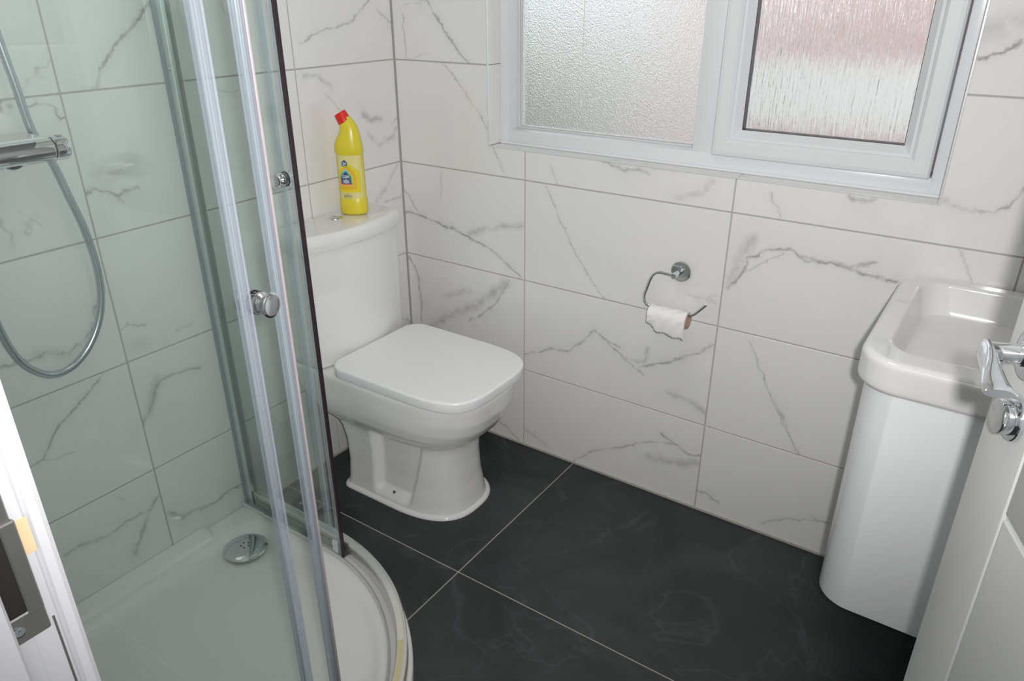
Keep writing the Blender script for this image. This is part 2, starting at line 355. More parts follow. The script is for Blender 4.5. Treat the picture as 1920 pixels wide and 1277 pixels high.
# ------------------------------------------------------------------ measured veins: tile key -> [(width mm, gain, [(along wall, z), ...])]
VEINS = {
    'a1': [(2,0.8,[(0.044,1.318),(0.048,1.193)]),(2,0.4,[(0.054,1.193),(0.128,1.214)]),(3,0.9,[(0.137,1.354),(0.169,1.313),(0.2,1.272),(0.249,1.218),(0.286,1.192)]),(6,0.3,[(0.056,1.34),(0.137,1.354)])],
    'a2': [(2,0.7,[(0.19,1.184),(0.261,1.119),(0.316,1.057),(0.343,1.015)]),(2,0.6,[(0.362,0.972),(0.38,0.936),(0.398,0.9)])],
    'a3': [(3,0.7,[(-0.0,0.804),(0.031,0.774),(0.062,0.733)]),(4,1,[(-0.002,0.727),(0.095,0.721),(0.203,0.7),(0.286,0.68)]),(4,0.9,[(0.286,0.68),(0.357,0.659),(0.396,0.632),(0.455,0.596)]),(10,0.45,[(0.266,0.699),(0.387,0.739),(0.46,0.753)]),(1.5,0.5,[(0.165,0.876),(0.156,0.792)])],
    'a4': [(3,0.9,[(0.011,0.572),(0.046,0.507),(0.052,0.432),(0.046,0.347)]),(16,0.55,[(0.081,0.336),(0.19,0.406),(0.301,0.47),(0.406,0.565)]),(4,0.7,[(0.256,0.403),(0.311,0.435),(0.375,0.505),(0.416,0.571)]),(10,0.4,[(0.159,0.465),(0.26,0.506)])],
    'a5': [(2,0.8,[(0.325,0.065),(0.403,0.046),(0.457,0.008)])],
    'b2': [(2,0.5,[(0.551,0.944),(0.578,0.893)]),(6,0.7,[(0.723,0.973),(0.771,0.956),(0.846,0.96)]),(8,0.3,[(0.931,0.903),(0.998,0.929),(1.015,0.958)]),(3,0.3,[(0.86,0.967),(0.966,0.975)])],
    'b3': [(2,0.8,[(0.542,0.884),(0.581,0.81),(0.612,0.754),(0.646,0.697)]),(2,0.7,[(0.646,0.697),(0.686,0.649),(0.742,0.588)]),(3,0.3,[(0.986,0.654),(1.066,0.65)]),(2,0.3,[(1.015,0.65),(1.064,0.667)])],
    'b4': [(3,0.8,[(0.476,0.337),(0.564,0.38),(0.625,0.388),(0.666,0.426)]),(3,0.9,[(0.666,0.426),(0.713,0.481),(0.762,0.46),(0.805,0.451)]),(3.5,1,[(0.713,0.485),(0.78,0.444),(0.824,0.417),(0.877,0.386)]),(4,0.8,[(0.859,0.402),(0.945,0.443),(1.018,0.488),(1.076,0.531)]),(6,0.5,[(0.816,0.42),(0.882,0.425),(0.886,0.477)]),(9,0.6,[(0.954,0.353),(1.018,0.344),(1.075,0.324)])],
    'b5': [(5,0.3,[(0.468,0.064),(0.531,0.045),(0.573,0.023)]),(3,0.6,[(0.664,0.006),(0.729,0.068),(0.819,0.119),(0.887,0.156)]),(4,0.95,[(0.951,0.21),(0.988,0.2),(1.028,0.178),(1.07,0.182)]),(4,0.6,[(0.887,0.156),(0.928,0.178),(0.989,0.193)]),(14,0.5,[(0.916,0.123),(0.992,0.128),(1.062,0.155)])],
    'c3': [(14,0.55,[(1.082,0.709),(1.106,0.771),(1.131,0.83)]),(3.5,0.9,[(1.084,0.695),(1.117,0.738),(1.127,0.782),(1.172,0.813)]),(3.5,0.9,[(1.172,0.813),(1.222,0.82),(1.262,0.798),(1.302,0.809)]),(4,1,[(1.302,0.809),(1.368,0.801),(1.425,0.795),(1.459,0.795)]),(5,0.7,[(1.248,0.811),(1.356,0.806),(1.408,0.827)]),(3,0.5,[(1.082,0.688),(1.128,0.754),(1.211,0.807)]),(2,0.4,[(1.563,0.887),(1.583,0.852),(1.6,0.82)])],
    'c4': [(2,0.7,[(1.161,0.566),(1.189,0.513),(1.217,0.459),(1.244,0.413)]),(2,0.8,[(1.244,0.413),(1.281,0.353),(1.311,0.312),(1.337,0.279)]),(6,0.6,[(1.243,0.42),(1.287,0.355)])],
    'c5': [(3,0.7,[(1.076,0.064),(1.104,0.067),(1.138,0.049)]),(3,0.5,[(1.27,0.037),(1.323,0.075),(1.377,0.094),(1.422,0.11)]),(3,0.8,[(1.395,0.108),(1.426,0.108)])],
    'c2': [(2,0.5,[(1.158,0.951),(1.175,0.922),(1.192,0.895)]),(6,0.7,[(1.333,0.964),(1.363,0.959),(1.382,0.965)]),(6,0.5,[(1.512,0.984),(1.533,0.976),(1.569,0.967)]),(4,0.8,[(1.533,0.976),(1.574,0.967),(1.606,0.97),(1.625,0.986)]),(4,0.7,[(1.625,0.986),(1.633,1.007),(1.644,1.027)])],
    'c1': [(4,1,[(1.501,1.263),(1.523,1.261),(1.543,1.271),(1.576,1.294)]),(25,0.35,[(1.5,1.305),(1.536,1.315),(1.568,1.325)])],
    'p1': [(2.5,0.9,[(-0.353,1.253),(-0.32,1.265),(-0.281,1.281),(-0.212,1.289)]),(2.5,0.8,[(-0.212,1.289),(-0.16,1.304),(-0.127,1.327),(-0.088,1.354)]),(4,0.6,[(-0.056,1.329),(-0.001,1.285)])],
    'p2': [(6,0.6,[(-0.357,1.177),(-0.307,1.17),(-0.263,1.139)]),(2,0.4,[(-0.289,1.123),(-0.261,1.099),(-0.232,1.07)]),(9,0.6,[(-0.15,1.05),(-0.12,1.026),(-0.074,1.03)]),(8,0.5,[(-0.135,0.994),(-0.089,0.953),(-0.033,0.972),(-0.007,0.992)]),(3,0.6,[(-0.034,1.009),(-0.003,1.027)])],
    'p3': [(8,0.35,[(-0.018,0.879),(-0.073,0.822),(-0.125,0.786)]),(3,0.8,[(-0.085,0.777),(-0.045,0.779),(-0.011,0.775)])],
    'q1': [(5,0.4,[(-0.942,1.192),(-0.906,1.196),(-0.894,1.223)]),(4,0.9,[(-0.892,1.231),(-0.864,1.261),(-0.852,1.273),(-0.824,1.298)]),(4,0.9,[(-0.824,1.298),(-0.8,1.308),(-0.78,1.33),(-0.746,1.356)]),(2,0.5,[(-0.576,1.353),(-0.569,1.336),(-0.548,1.315)])],
    'q2': [(4,0.8,[(-0.982,0.99),(-0.963,0.997),(-0.932,0.98),(-0.914,0.967)]),(4,0.8,[(-0.914,0.967),(-0.9,0.976),(-0.866,0.978)]),(4,0.6,[(-0.916,0.97),(-0.906,0.951)]),(25,0.3,[(-0.94,1.019),(-0.865,1.028)]),(2,0.5,[(-0.618,1.162),(-0.586,1.158),(-0.55,1.158)])],
    'q3': [(2.5,0.6,[(-0.985,0.67),(-0.96,0.677),(-0.939,0.664),(-0.917,0.659)]),(4,0.4,[(-0.848,0.619),(-0.804,0.62)]),(20,0.2,[(-0.96,0.619),(-0.894,0.607)])],
    'q4': [(5,0.8,[(-0.984,0.409),(-0.959,0.445),(-0.928,0.494),(-0.916,0.507)]),(4,0.7,[(-0.916,0.507),(-0.876,0.51),(-0.843,0.505),(-0.807,0.499)]),(14,0.4,[(-0.968,0.433),(-0.917,0.515)])],
    'q5': [(6,0.7,[(-0.977,0.145),(-0.936,0.105),(-0.894,0.104),(-0.854,0.092)]),(3.5,0.8,[(-0.854,0.092),(-0.815,0.098),(-0.79,0.099),(-0.743,0.097)])],
    'r3': [(4,0.8,[(-1.235,0.68),(-1.187,0.678),(-1.143,0.677),(-1.102,0.661)]),(4,0.6,[(-1.102,0.661),(-1.069,0.672),(-1.045,0.69),(-1.021,0.74)]),(5,0.6,[(-1.021,0.736),(-1.004,0.756),(-0.99,0.786)]),(12,0.4,[(-1.161,0.681),(-1.11,0.664)])],
    'r4': [(3,0.9,[(-1.239,0.438),(-1.214,0.441),(-1.189,0.476),(-1.16,0.505)]),(3,0.9,[(-1.16,0.505),(-1.127,0.527),(-1.107,0.535),(-1.044,0.581)]),(2,0.6,[(-1.214,0.441),(-1.182,0.428),(-1.146,0.429)])],
    'r5': [(5,0.7,[(-1.231,0.185),(-1.194,0.189),(-1.157,0.181),(-1.125,0.17)]),(4,0.7,[(-1.125,0.17),(-1.071,0.184),(-1.019,0.18)]),(6,0.7,[(-1.081,0.084),(-1.05,0.13),(-1.02,0.174),(-0.985,0.206)]),(2,0.3,[(-1.094,0.278),(-1.07,0.236)])],
}

# ------------------------------------------------------------------ the room shell
XR, YN, ZC = 1.955, -1.603, 2.35                    # right wall, near wall, ceiling
ZROW = [0.006, .2828, .5858, .8888, 1.1918, 1.4948, 1.7978, 2.1008, ZC]
XCOL = [0.002, .4707, 1.0737, 1.6767, XR-.002]      # joints of the window wall
YCOL = [-.002, -.380, -.982, -1.585]                # joints of the left wall
G = .0019; TH = .009
WIN = (.346, 1.503, .973, 1.90)                     # the window opening x0 x1 z0 z1

def wallbox(name, a, b, m='grout'): return struct(obj(name, cbox(a, b), M[m]))
wall_left = wallbox('wall_left', (-.15, YN-.12, 0), (-.002, .30, ZC))
# window wall round the opening
bm = bm_new()
ww = (.3, ) 
box(bm, (-.002, .002, 0), (WIN[0]-.004, .14, ZC)); box(bm, (WIN[1]+.004, .002, 0), (XR+.12, .14, ZC))
box(bm, (WIN[0]-.004, .002, 0), (WIN[1]+.004, .14, WIN[2]-.004)); box(bm, (WIN[0]-.004, .002, WIN[3]+.004), (WIN[1]+.004, .14, ZC))
wall_window = struct(obj('wall_window', bm, M['grout']))
wall_right = wallbox('wall_right', (XR, YN-.12, 0), (XR+.12, .002, ZC), 'plaster')
DX0, DX1, DZ = 1.145, 1.940, 2.0                    # doorway
bm = bm_new(); box(bm, (-.002, YN-.115, 0), (DX0-.03, YN, ZC)); box(bm, (DX0-.03, YN-.115, DZ+.03), (XR, YN, ZC))
wall_near = struct(obj('wall_near', bm, M['plaster']))
floor = struct(obj('floor', cbox((-.15, -3.2, -.06), (XR+.12, .14, -.0012)), M['floor_grout']))
ceiling = struct(obj('ceiling', cbox((-.15, -3.2, ZC), (XR+1.2, .14, ZC+.08)), M['plaster']))
wallbox('wall_hall', (-.15, -3.2, 0), (XR+1.2, -3.1, ZC), 'plaster')
wallbox('wall_hall_right', (XR+1.1, -3.1, 0), (XR+1.2, YN-.2, ZC), 'plaster')

def strokes_for(key, org, ax):
    out = []
    for wmm, gain, pts in VEINS.get(key, []):
        for (a, za), (b, zb) in zip(pts, pts[1:]):
            A = (a-org.x, 0, za-org.z) if ax == 'y' else (0, a-org.y, za-org.z)
            B = (b-org.x, 0, zb-org.z) if ax == 'y' else (0, b-org.y, zb-org.z)
            out.append((A, B, wmm*.0016, gain, 'x' if ax == 'x' else 'y'))
    return out
M['marble'] = marble('veined_white_tile')
def wall_tile(poly, ax, front, parent, key):
    """poly = [(along, z)]; the tile's glazed face lies at front, its body behind"""
    if ax == 'y': P3 = [V((a, front, z)) for a, z in poly]; d = V((0, TH, 0))
    else: P3 = [V((front, a, z)) for a, z in poly]; d = V((-TH, 0, 0)) if parent is not wall_right else V((TH, 0, 0))
    c = sum(P3, V())/len(P3)
    bm = bm_new(); fs = prism(bm, P3, d)
    bmesh.ops.bevel(bm, geom=list(fs[0].edges), offset=.0008, segments=1, affect='EDGES')
    st = strokes_for(key, c, ax) if key else None
    m = marble('veined_tile_'+key, st) if st else M['marble']
    return obj('tile', bm, m, parent, loc=c)
rown = {4: 1, 3: 2, 2: 3, 1: 4, 0: 5}
for ci in range(4):
    for ri in range(8):
        x0, x1, z0, z1 = XCOL[ci]+G, XCOL[ci+1]-G, ZROW[ri]+G, ZROW[ri+1]-G
        if ri == 0: z0 = ZROW[0]
        wx0, wx1, wz0, wz1 = WIN; wx0 -= .0025; wx1 += .0025; wz0 -= .0025; wz1 += .0025
        key = 'abcd'[ci]+str(rown.get(ri, 9))
        poly = [(x0, z0), (x1, z0), (x1, z1), (x0, z1)]
        if z1 > wz0 and z0 < wz1 and x1 > wx0 and x0 < wx1:
            inL, inR, inB, inT = x0 < wx0, x1 > wx1, z0 < wz0, z1 > wz1
            if not (inL or inR or inB or inT): continue
            if inL and not (inB or inT): poly = [(x0, z0), (wx0, z0), (wx0, z1), (x0, z1)]
            elif inR and not (inB or inT): poly = [(wx1, z0), (x1, z0), (x1, z1), (wx1, z1)]
            elif inB and not (inL or inR): poly = [(x0, z0), (x1, z0), (x1, wz0), (x0, wz0)]
            elif inT and not (inL or inR): poly = [(x0, wz1), (x1, wz1), (x1, z1), (x0, z1)]
            elif inL and inB: poly = [(x0, z0), (x1, z0), (x1, wz0), (wx0, wz0), (wx0, z1), (x0, z1)]
            elif inR and inB: poly = [(x0, z0), (x1, z0), (x1, z1), (wx1, z1), (wx1, wz0), (x0, wz0)]
            elif inL and inT: poly = [(x0, z0), (wx0, z0), (wx0, wz1), (x1, wz1), (x1, z1), (x0, z1)]
            elif inR and inT: poly = [(wx1, z0), (x1, z0), (x1, z1), (x0, z1), (x0, wz1), (wx1, wz1)]
        wall_tile(poly, 'y', 0, wall_window, key)
for ci in range(3):
    for ri in range(8):
        y0, y1, z0, z1 = YCOL[ci+1]+G, YCOL[ci]-G, ZROW[ri]+G, ZROW[ri+1]-G
        if ci == 2: y0 = YN+.001
        wall_tile([(y0, z0), (y1, z0), (y1, z1), (y0, z1)], 'x', 0, wall_left, 'pqr'[ci]+str(rown.get(ri, 9)))
for ci in range(3):
    ys = [-.003, -.603, -1.206, YN+.004]
    for ri in range(8):
        wall_tile([(ys[ci+1]+G, ZROW[ri]+G), (ys[ci]-G, ZROW[ri]+G), (ys[ci]-G, ZROW[ri+1]-G), (ys[ci+1]+G, ZROW[ri+1]-G)], 'x', XR-.003, wall_right, None)
# floor tiles
fx = [-.001, .6636, 1.8666, XR-.001]; fy = [-.001, -.5986, -1.2026, -1.8066, -2.41, -3.02]
for i in range(3):
    for j in range(5):
        bm = cbox((fx[i]+.0018, fy[j+1]+.0018, -.012), (fx[i+1]-.0018, fy[j]-.0018, 0), .0006)
        obj('floor_tile', bm, M['slate'], floor, loc=V(((fx[i]+fx[i+1])/2, (fy[j]+fy[j+1])/2, 0)))
# caulk along the foot of the walls
trim = struct(obj('trim_1', cbox((0, -.004, 0), (XR-.003, .0005, .0085), .001), M['caulk']))
struct(obj('trim_2', cbox((-.001, -.706, 0), (.004, -.001, .0085), .001), M['caulk']))
struct(obj('trim_3', cbox((-.0012, -.0016, .008), (.0016, .0012, ZC-.01)), M['grout']))

# ------------------------------------------------------------------ window
YF = .057; YG = .116
win = struct(thing('window_1', 'white plastic window', 'window', ((WIN[0]+WIN[1])/2, YF, WIN[2])))
for k in ('label', 'category'): del win[k]
x0, x1, z0, z1 = WIN
# reveal tiles (sill in three pieces, left side in rows)
for a, b in ((x0, .4707), (.4707, 1.0737), (1.0737, x1)):
    c = V(((a+b)/2, .03, z0)); obj('sill_tile', cbox((a+.001, .0006, z0-.0022), (b-.001, YF+.012, z0), .0005), M['marble'], win, loc=c)
zz = [z0]+[z for z in ZROW if z0+.02 < z < z1]+[z1]
for a, b in zip(zz, zz[1:]):
    for xx, s in ((x0, -1), (x1, 1)):
        obj('reveal_tile', cbox((xx, .0006, a+.001), (xx+s*.0022, YF+.012, b-.001), .0005), M['marble'], win, loc=V((xx, .03, (a+b)/2)))
obj('head_lining', cbox((x0, .0006, z1), (x1, YF+.012, z1+.0022), .0005), M['gloss_white'], win)
bm = bm_new()
for a, b in (((x0-.0032, -.0010, z0-.0025), (x1+.0040, .003, z0+.0005)), ((x0-.0040, -.0016, z1-.0005), (x1+.0040, .003, z1+.0035)),
             ((x0-.0040, -.0016, z0), (x0+.0005, .003, z1)), ((x1-.0005, -.0016, z0), (x1+.0040, .003, z1))): box(bm, a, b, .0008)
note(obj('edge_trim', bm, M['trim'], win), 'thin silver edging strip round the tiled window opening')
def ring_frame(bm, ox0, ox1, oz0, oz1, prof, mi=0):
    """prof = [(inset, y)] swept round the rectangle, mitred"""
    rings = []
    for i_, y_ in prof:
        rings.append([V((ox0+i_, y_, oz0+i_)), V((ox1-i_, y_, oz0+i_)), V((ox1-i_, y_, oz1-i_)), V((ox0+i_, y_, oz1-i_))])
    R_ = [[bm.verts.new(p) for p in r] for r in rings]
    for a, b in zip(R_, R_[1:]+R_[:1]):
        for i in range(4):
            j = (i+1) % 4; f = bm.faces.new((a[i], a[j], b[j], b[i])); f.material_index = mi
MX0, MX1 = .934, .986                                # mullion
bm = bm_new()
box(bm, (x0, YF, z0), (x0+.029, YG+.03, z1), .003, seg=2); box(bm, (x1-.029, YF, z0), (x1, YG+.03, z1), .003, seg=2)
box(bm, (x0+.027, YF, z0), (x1-.027, YG+.03, z0+.040), .003, seg=2); box(bm, (x0+.027, YF, z1-.04), (x1-.027, YG+.03, z1), .003, seg=2)
box(bm, (MX0, YF, z0+.038), (MX1, YG+.03, z1-.038), .003, seg=2)
obj('window_frame', bm, M['upvc'], win, smooth=30)
# low bead where the frame meets the sill
obj('silicone_bead', cbox((x0+.002, YF-.006, z0), (x1-.002, YF+.002, z0+.007), .003, 2), M['upvc'], win)
# left: fixed stippled pane with a slim glazing bead
lp = [(x0+.029, MX0, z0+.040, z1-.04)][0]
bm = bm_new(); ring_frame(bm, lp[0]-.001, lp[1]+.001, lp[2]-.001, lp[3]+.001, [(0, YG-.004), (.006, YG-.004), (.007, YG), (.007, YG+.012), (0, YG+.012)])
obj('glazing_bead', bm, M['upvc'], win)
bm = bm_new(); ring_frame(bm, lp[0]+.003, lp[1]-.003, lp[2]+.003, lp[3]-.003, [(0, YG-.0048), (.0022, YG-.0048), (.0022, YG-.001), (0, YG-.001)])
obj('gasket', bm, M['caulk'], win)
p1 = obj('stippled_pane', cbox((lp[0]+.004, YG, lp[2]+.004), (lp[1]-.004, YG+.006, lp[3]-.004)), M['pane_stipple'], win)
note(p1, 'fine-grained frosted glass pane')
# right: opening sash standing proud
sx0, sx1, sz0, sz1 = .989, 1.471, z0+.038, z1-.032
bm = bm_new(); ring_frame(bm, sx0, sx1, sz0, sz1, [(0, YF+.004), (0, YF-.010), (.004, YF-.016), (.012, YF-.018), (.034, YF-.018), (.040, YF-.012), (.043, YF-.004), (.043, YG+.0), (.043, YG+.02), (0, YG+.02)])
sash = obj('sash', bm, M['upvc'], win)
bm = bm_new(); ring_frame(bm, sx0+.0415, sx1-.0415, sz0+.0415, sz1-.0415, [(0, YF-.0085), (.006, YF-.008), (.018, YF+.006), (.021, YF+.009), (.021, YF+.03), (0, YF+.03)])
obj('sash_bead', bm, M['upvc'], sash)
bm = bm_new(); ring_frame(bm, sx0+.0605, sx1-.0605, sz0+.0605, sz1-.0605, [(0, YF+.0095), (.0035, YF+.0095), (.0035, YF+.034), (0, YF+.034)])
obj('gasket', bm, M['gasket'], sash)
p2 = obj('rain_pane', cbox((sx0+.062, YF+.030, sz0+.062), (sx1-.062, YF+.036, sz1-.062)), M['pane_rain'], sash)
note(p2, 'obscured glass pane with vertical rain streaks')

# ------------------------------------------------------------------ outside, seen only as blur through the glass
o = obj('paving', cbox((-9, .3, -1.0), (7, 12, -.9)), M['paving']); struct(o); o.name = 'ground'
nb = thing('neighbour_house', 'blurred pinkish house front seen only through the streaked window pane', 'house', (.2, 5.2, -.9))
bm = bm_new(); box(bm, (-1.1, 5.0, -.9), (2.6, 8, 4.2)); obj('brick_wall', bm, M['brick'], nb)
bm = bm_new(); box(bm, (-1.1, 4.98, .30), (2.6, 5.05, .86)); obj('white_band', bm, M['render'], nb)
gw = obj('garden_wall', cbox((-6.5, 4.9, -.9), (-1.35, 5.1, 1.0)), M['render']); tag(gw, 'pale garden wall blurred behind the frosted left pane', 'wall')
rnd = random.Random(3); bm = bm_new()
for k in range(60):
    c = V((rnd.uniform(-3.6, -2.0), rnd.uniform(3.6, 4.2), rnd.uniform(-.7, 1.15))); r = rnd.uniform(.16, .34)
    bmesh.ops.create_icosphere(bm, subdivisions=1, radius=r, matrix=Matrix.Translation(c))
tag(obj('shrub', bm, M['leaf']), 'grey-green shrub blurred behind the frosted left pane', 'shrub')

# ------------------------------------------------------------------ doorway lining with strike plate (near left)
dl = struct(thing('door_1', 'x', 'x', (1.5, YN-.06, 0)))
for k in ('label', 'category'): del dl[k]
bm = bm_new()
prof = [(DX0, YN-.118), (DX0, YN-.031), (DX0+.0008, YN-.030), (DX0+.0008, YN-.0135), (DX0-.0012, YN-.0115), (DX0+.002, YN-.0095), (DX0+.003, YN-.004), (DX0+.0018, YN-.0008), (DX0-.002, YN), (DX0-.028, YN), (DX0-.028, YN-.118)]
prism(bm, [V((a, b, 0)) for a, b in prof], (0, 0, DZ))
obj('door_lining', bm, M['frame_paint'], dl, smooth=25)
obj('door_head', cbox((DX0, YN-.118, DZ), (DX1, YN, DZ+.03), .002), M['frame_paint'], dl)
obj('hinge_lining', cbox((DX1, YN-.118, 0), (DX1+.0145, YN, DZ), .002), M['frame_paint'], dl)
obj('door_stop', cbox((DX0, YN-.064, 0), (DX0+.012, YN-.042, DZ), .002), M['frame_paint'], dl)
# joint line in the paint below the strike
obj('paint_joint', cbox((DX0+.0004, YN-.0165, .5), (DX0+.0014, YN-.0150, .984)), M['steel'], dl)
sk = note(obj('strike_plate', bm_new(), M['steel'], dl), 'grey steel strike plate with a dark latch hole')
bm = bm_new(); sk_pts = None
# plate: a frame round the hole, standing slightly proud, its lip curling towards the room
PX = DX0+.0012
for a, b in (((PX, -1.660, .978), (PX+.0022, -1.622, 1.000)), ((PX, -1.6325, .998), (PX+.0045, -1.6225, 1.072)), ((PX, -1.668, .998), (PX+.002, -1.654, 1.10)), ((PX, -1.668, 1.068), (PX+.002, -1.624, 1.10))):
    box(bm, a, b, .001)
sk_me = bpy.data.meshes.new('strike_plate'); bm.to_mesh(sk_me); bm.free(); sk_me.materials.append(M['steel']); sk.data = sk_me
obj('latch_hole', cbox((PX, -1.655, .999), (PX+.0006, -1.632, 1.070)), M['dark'], sk)
bm = lathe(bm_new(), (PX+.002, -1.641, .989), (1, 0, 0), [(0, .0045), (.0012, .004), (.0016, .0026), (.0012, .0012)], 14); obj('screw', bm, M['chrome'], sk, smooth=40)
note(obj('bare_patch', cbox((DX0+.0008, -1.6225, 1.040), (DX0+.0013, -1.6145, 1.068)), M['bare_wood'], dl), 'unpainted pine chip beside the strike plate')

# ------------------------------------------------------------------ toilet
TY = -.352
def dring(z, xa, xb, hw, n=2.6, rb=.03, N=240, fr=.55):
    """plan outline: straight sides from the back, superellipse front; evenly resampled"""
    xm = xb-(xb-xa)*fr; pts = []
    for i in range(41):
        a = i/40*PI/2
        pts.append((xm+(xb-xm)*abs(math.cos(a))**(2/n), hw*abs(math.sin(a))**(2/n)))
    # pts: front centre -> side; then straight back, rounded back corner, to back centre
    for i in range(1, 9): pts.append((xm+(xa+rb-xm)*i/8, hw))
    for i in range(1, 9):
        a = i/8*PI/2; pts.append((xa+rb-rb*math.sin(a), hw-rb+rb*math.cos(a)))
    pts.append((xa, 0))
    L_ = [0]
    for p, q in zip(pts, pts[1:]): L_.append(L_[-1]+math.dist(p, q))
    out = []; j = 0; H = N//2
    for k in range(H+1):
        s = L_[-1]*k/H
        while j < len(L_)-2 and L_[j+1] < s: j += 1
        f = (s-L_[j])/max(1e-9, L_[j+1]-L_[j]); p, q = pts[j], pts[j+1]
        out.append((p[0]+(q[0]-p[0])*f, p[1]+(q[1]-p[1])*f))
    full = [V((x, TY+y, z)) for x, y in out]+[V((x, TY-y, z)) for x, y in out[-2:0:-1]]
    return full
def sm(a, b, x): t = min(1, max(0, (x-a)/(b-a))); return t*t*(3-2*t)
def interp(tab, z):
    for a, b in zip(tab, tab[1:]):
        if a[0] <= z <= b[0]:
            t = (z-a[0])/(b[0]-a[0]); return [p+(q-p)*t for p, q in zip(a[1:], b[1:])]
    return list(tab[-1][1:])
toilet = thing('toilet', 'white close-coupled toilet with square closed seat, in the corner beside the shower', 'toilet', (.3, TY, 0))
#      z     back   front  halfw  n
PAN = [(0.0, .130, .547, .148, 2.7), (.004, .130, .547, .148, 2.7), (.008, .132, .543, .144, 2.7), (.011, .136, .536, .137, 2.7), (.03, .137, .532, .133, 2.7), (.09, .137, .522, .126, 2.7), (.16, .132, .518, .124, 2.7),
       (.205, .120, .520, .126, 2.7), (.226, .108, .525, .130, 2.7), (.240, .098, .538, .141, 2.8), (.256, .085, .562, .155, 2.9), (.28, .062, .588, .167, 3.0), (.31, .030, .607, .174, 3.1), (.345, .012, .618, .178, 3.2), (.385, .006, .622, .180, 3.3), (.398, .006, .622, .180, 3.3), (.404, .010, .618, .176, 3.3)]
zs = []
for a, b in zip(PAN, PAN[1:]):
    k = max(1, int((b[0]-a[0])/.0065)); zs += [a[0]+(b[0]-a[0])*i/k for i in range(k)]
zs.append(PAN[-1][0]); rings = []
for z in zs:
    xa, xb, hw, n = interp(PAN, z); r = dring(z, xa, xb, hw, n)
    # the scooped fixing recess low in each side
    for p in r:
        s = 1 if p.y > TY else -1
        lft = .263-(.02*z/.235)*-1-.036*(z/.235)*.6; rt = .385+.050*(z/.235)
        d = sm(lft-.012, lft+.016, p.x)*(1-sm(rt-.012, rt+.010, p.x))*sm(.020, .042, z)*(1-sm(.218, .242, z))
        if abs(p.y-TY) > .06: p.y -= s*.026*d
    rings.append(r)
bm = bm_new(); loft(bm, rings)
pan = obj('pan', bm, M['ceramic'], toilet, smooth=50)
bm = lathe(bm_new(), (.325, TY-.118, .034), (0, -1, .35), [(0, .0045), (.004, .0042), (.0045, .002)], 14); obj('fixing_screw', bm, M['steel'], pan, smooth=40)
def slab(name, x0, x1, hw, z0, z1, m, par, n=3.4, rb=.05, r=.007, dome=.002):
    bm = bm_new(); rs = []
    for dz, ins in ((0, .004), (.002, .0012), (.004, .0004), (z1-z0-r*1.3, 0), (z1-z0-r, r*.03), (z1-z0-r*.5, r*.25), (z1-z0-r*.15, r*.62), (z1-z0, r*1.1), (z1-z0+.0001, r*1.5)):
        rs.append(dring(z0+dz, x0+ins, x1-ins, hw-ins, n, rb))
    for f in (.7, .35, .05):
        c = V(((x0+x1)/2, TY, 0)); rs.append([V((c.x+(p.x-c.x)*f, c.y+(p.y-c.y)*f, z1+dome*(1-f*f))) for p in rs[8]])
    loft(bm, rs); return obj(name, bm, m, par, smooth=40)
slab('seat_ring', .182, .612, .172, .4045, .4105, M['seat'], toilet, r=.002)
slab('seat_lid', .168, .634, .185, .4085, .4400, M['seat'], toilet, n=4.0, r=.0045, dome=.001)
for s in (-1, 1):
    bm = lathe(bm_new(), (.162, TY+s*.085, .412), (0, s, 0), [(-.018, .008), (-.016, .010), (.016, .010), (.018, .008)], 14); obj('hinge', bm, M['chrome'], toilet, smooth=40)
def bow(z, hw, xs, xf, bowv, r=.022, N=14, kx=.004):
    """cistern plan: flat back, bowed front"""
    pts = [V((.004, TY-hw+.012, z)), V((.012, TY-hw, z))]
    for i in range(5): a = i/4*PI/2; pts.append(V((xs-r+r*math.sin(a), TY-hw+r-r*math.cos(a), z)))
    for i in range(1, N):
        t = -1+2*i/N; pts.append(V((xs+bowv*(1-t*t), TY+t*(hw-r), z)))
    for i in range(5): a = i/4*PI/2; pts.append(V((xs-r+r*math.cos(a), TY+hw-r+r*math.sin(a), z)))
    return pts+[V((.012, TY+hw, z)), V((.004, TY+hw-.012, z))]
bm = bm_new(); loft(bm, [bow(z, hw, xs, 0, b) for z, hw, xs, b in ((.405, .170, .128, .022), (.411, .176, .134, .026), (.43, .178, .136, .027), (.60, .180, .136, .028), (.742, .182, .136, .028), (.7485, .182, .136, .028))])
cist = obj('cistern', bm, M['ceramic'], toilet, smooth=40)
bm = bm_new(); loft(bm, [bow(z, hw, xs, 0, b) for z, hw, xs, b in ((.7490, .184, .138, .028), (.7505, .188, .142, .029), (.756, .190, .144, .030), (.778, .190, .144, .030), (.788, .188, .142, .029), (.793, .184, .138, .029), (.795, .178, .132, .028))])
lid = obj('cistern_lid', bm, M['ceramic'], toilet, smooth=40)
bm = lathe(bm_new(), (.055, TY+.005, .7945), (0, 0, 1), [(0, .0215), (.0018, .021), (.0028, .0175), (.0032, .0165)], 32)
fb = obj('flush_button', bm, M['chrome'], toilet, smooth=30)
for s in (-1, 1):
    bm = bm_new(); pts = [V((.055, TY+.005, .7975))+V((math.cos(a), math.sin(a), 0))*.0150 for a in [s*PI/2+PI/2*(-.94)+i/14*PI*.94 for i in range(15)]]
    prism(bm, pts, (0, 0, .0022)); obj('half_button', bm, M['chrome'], fb)

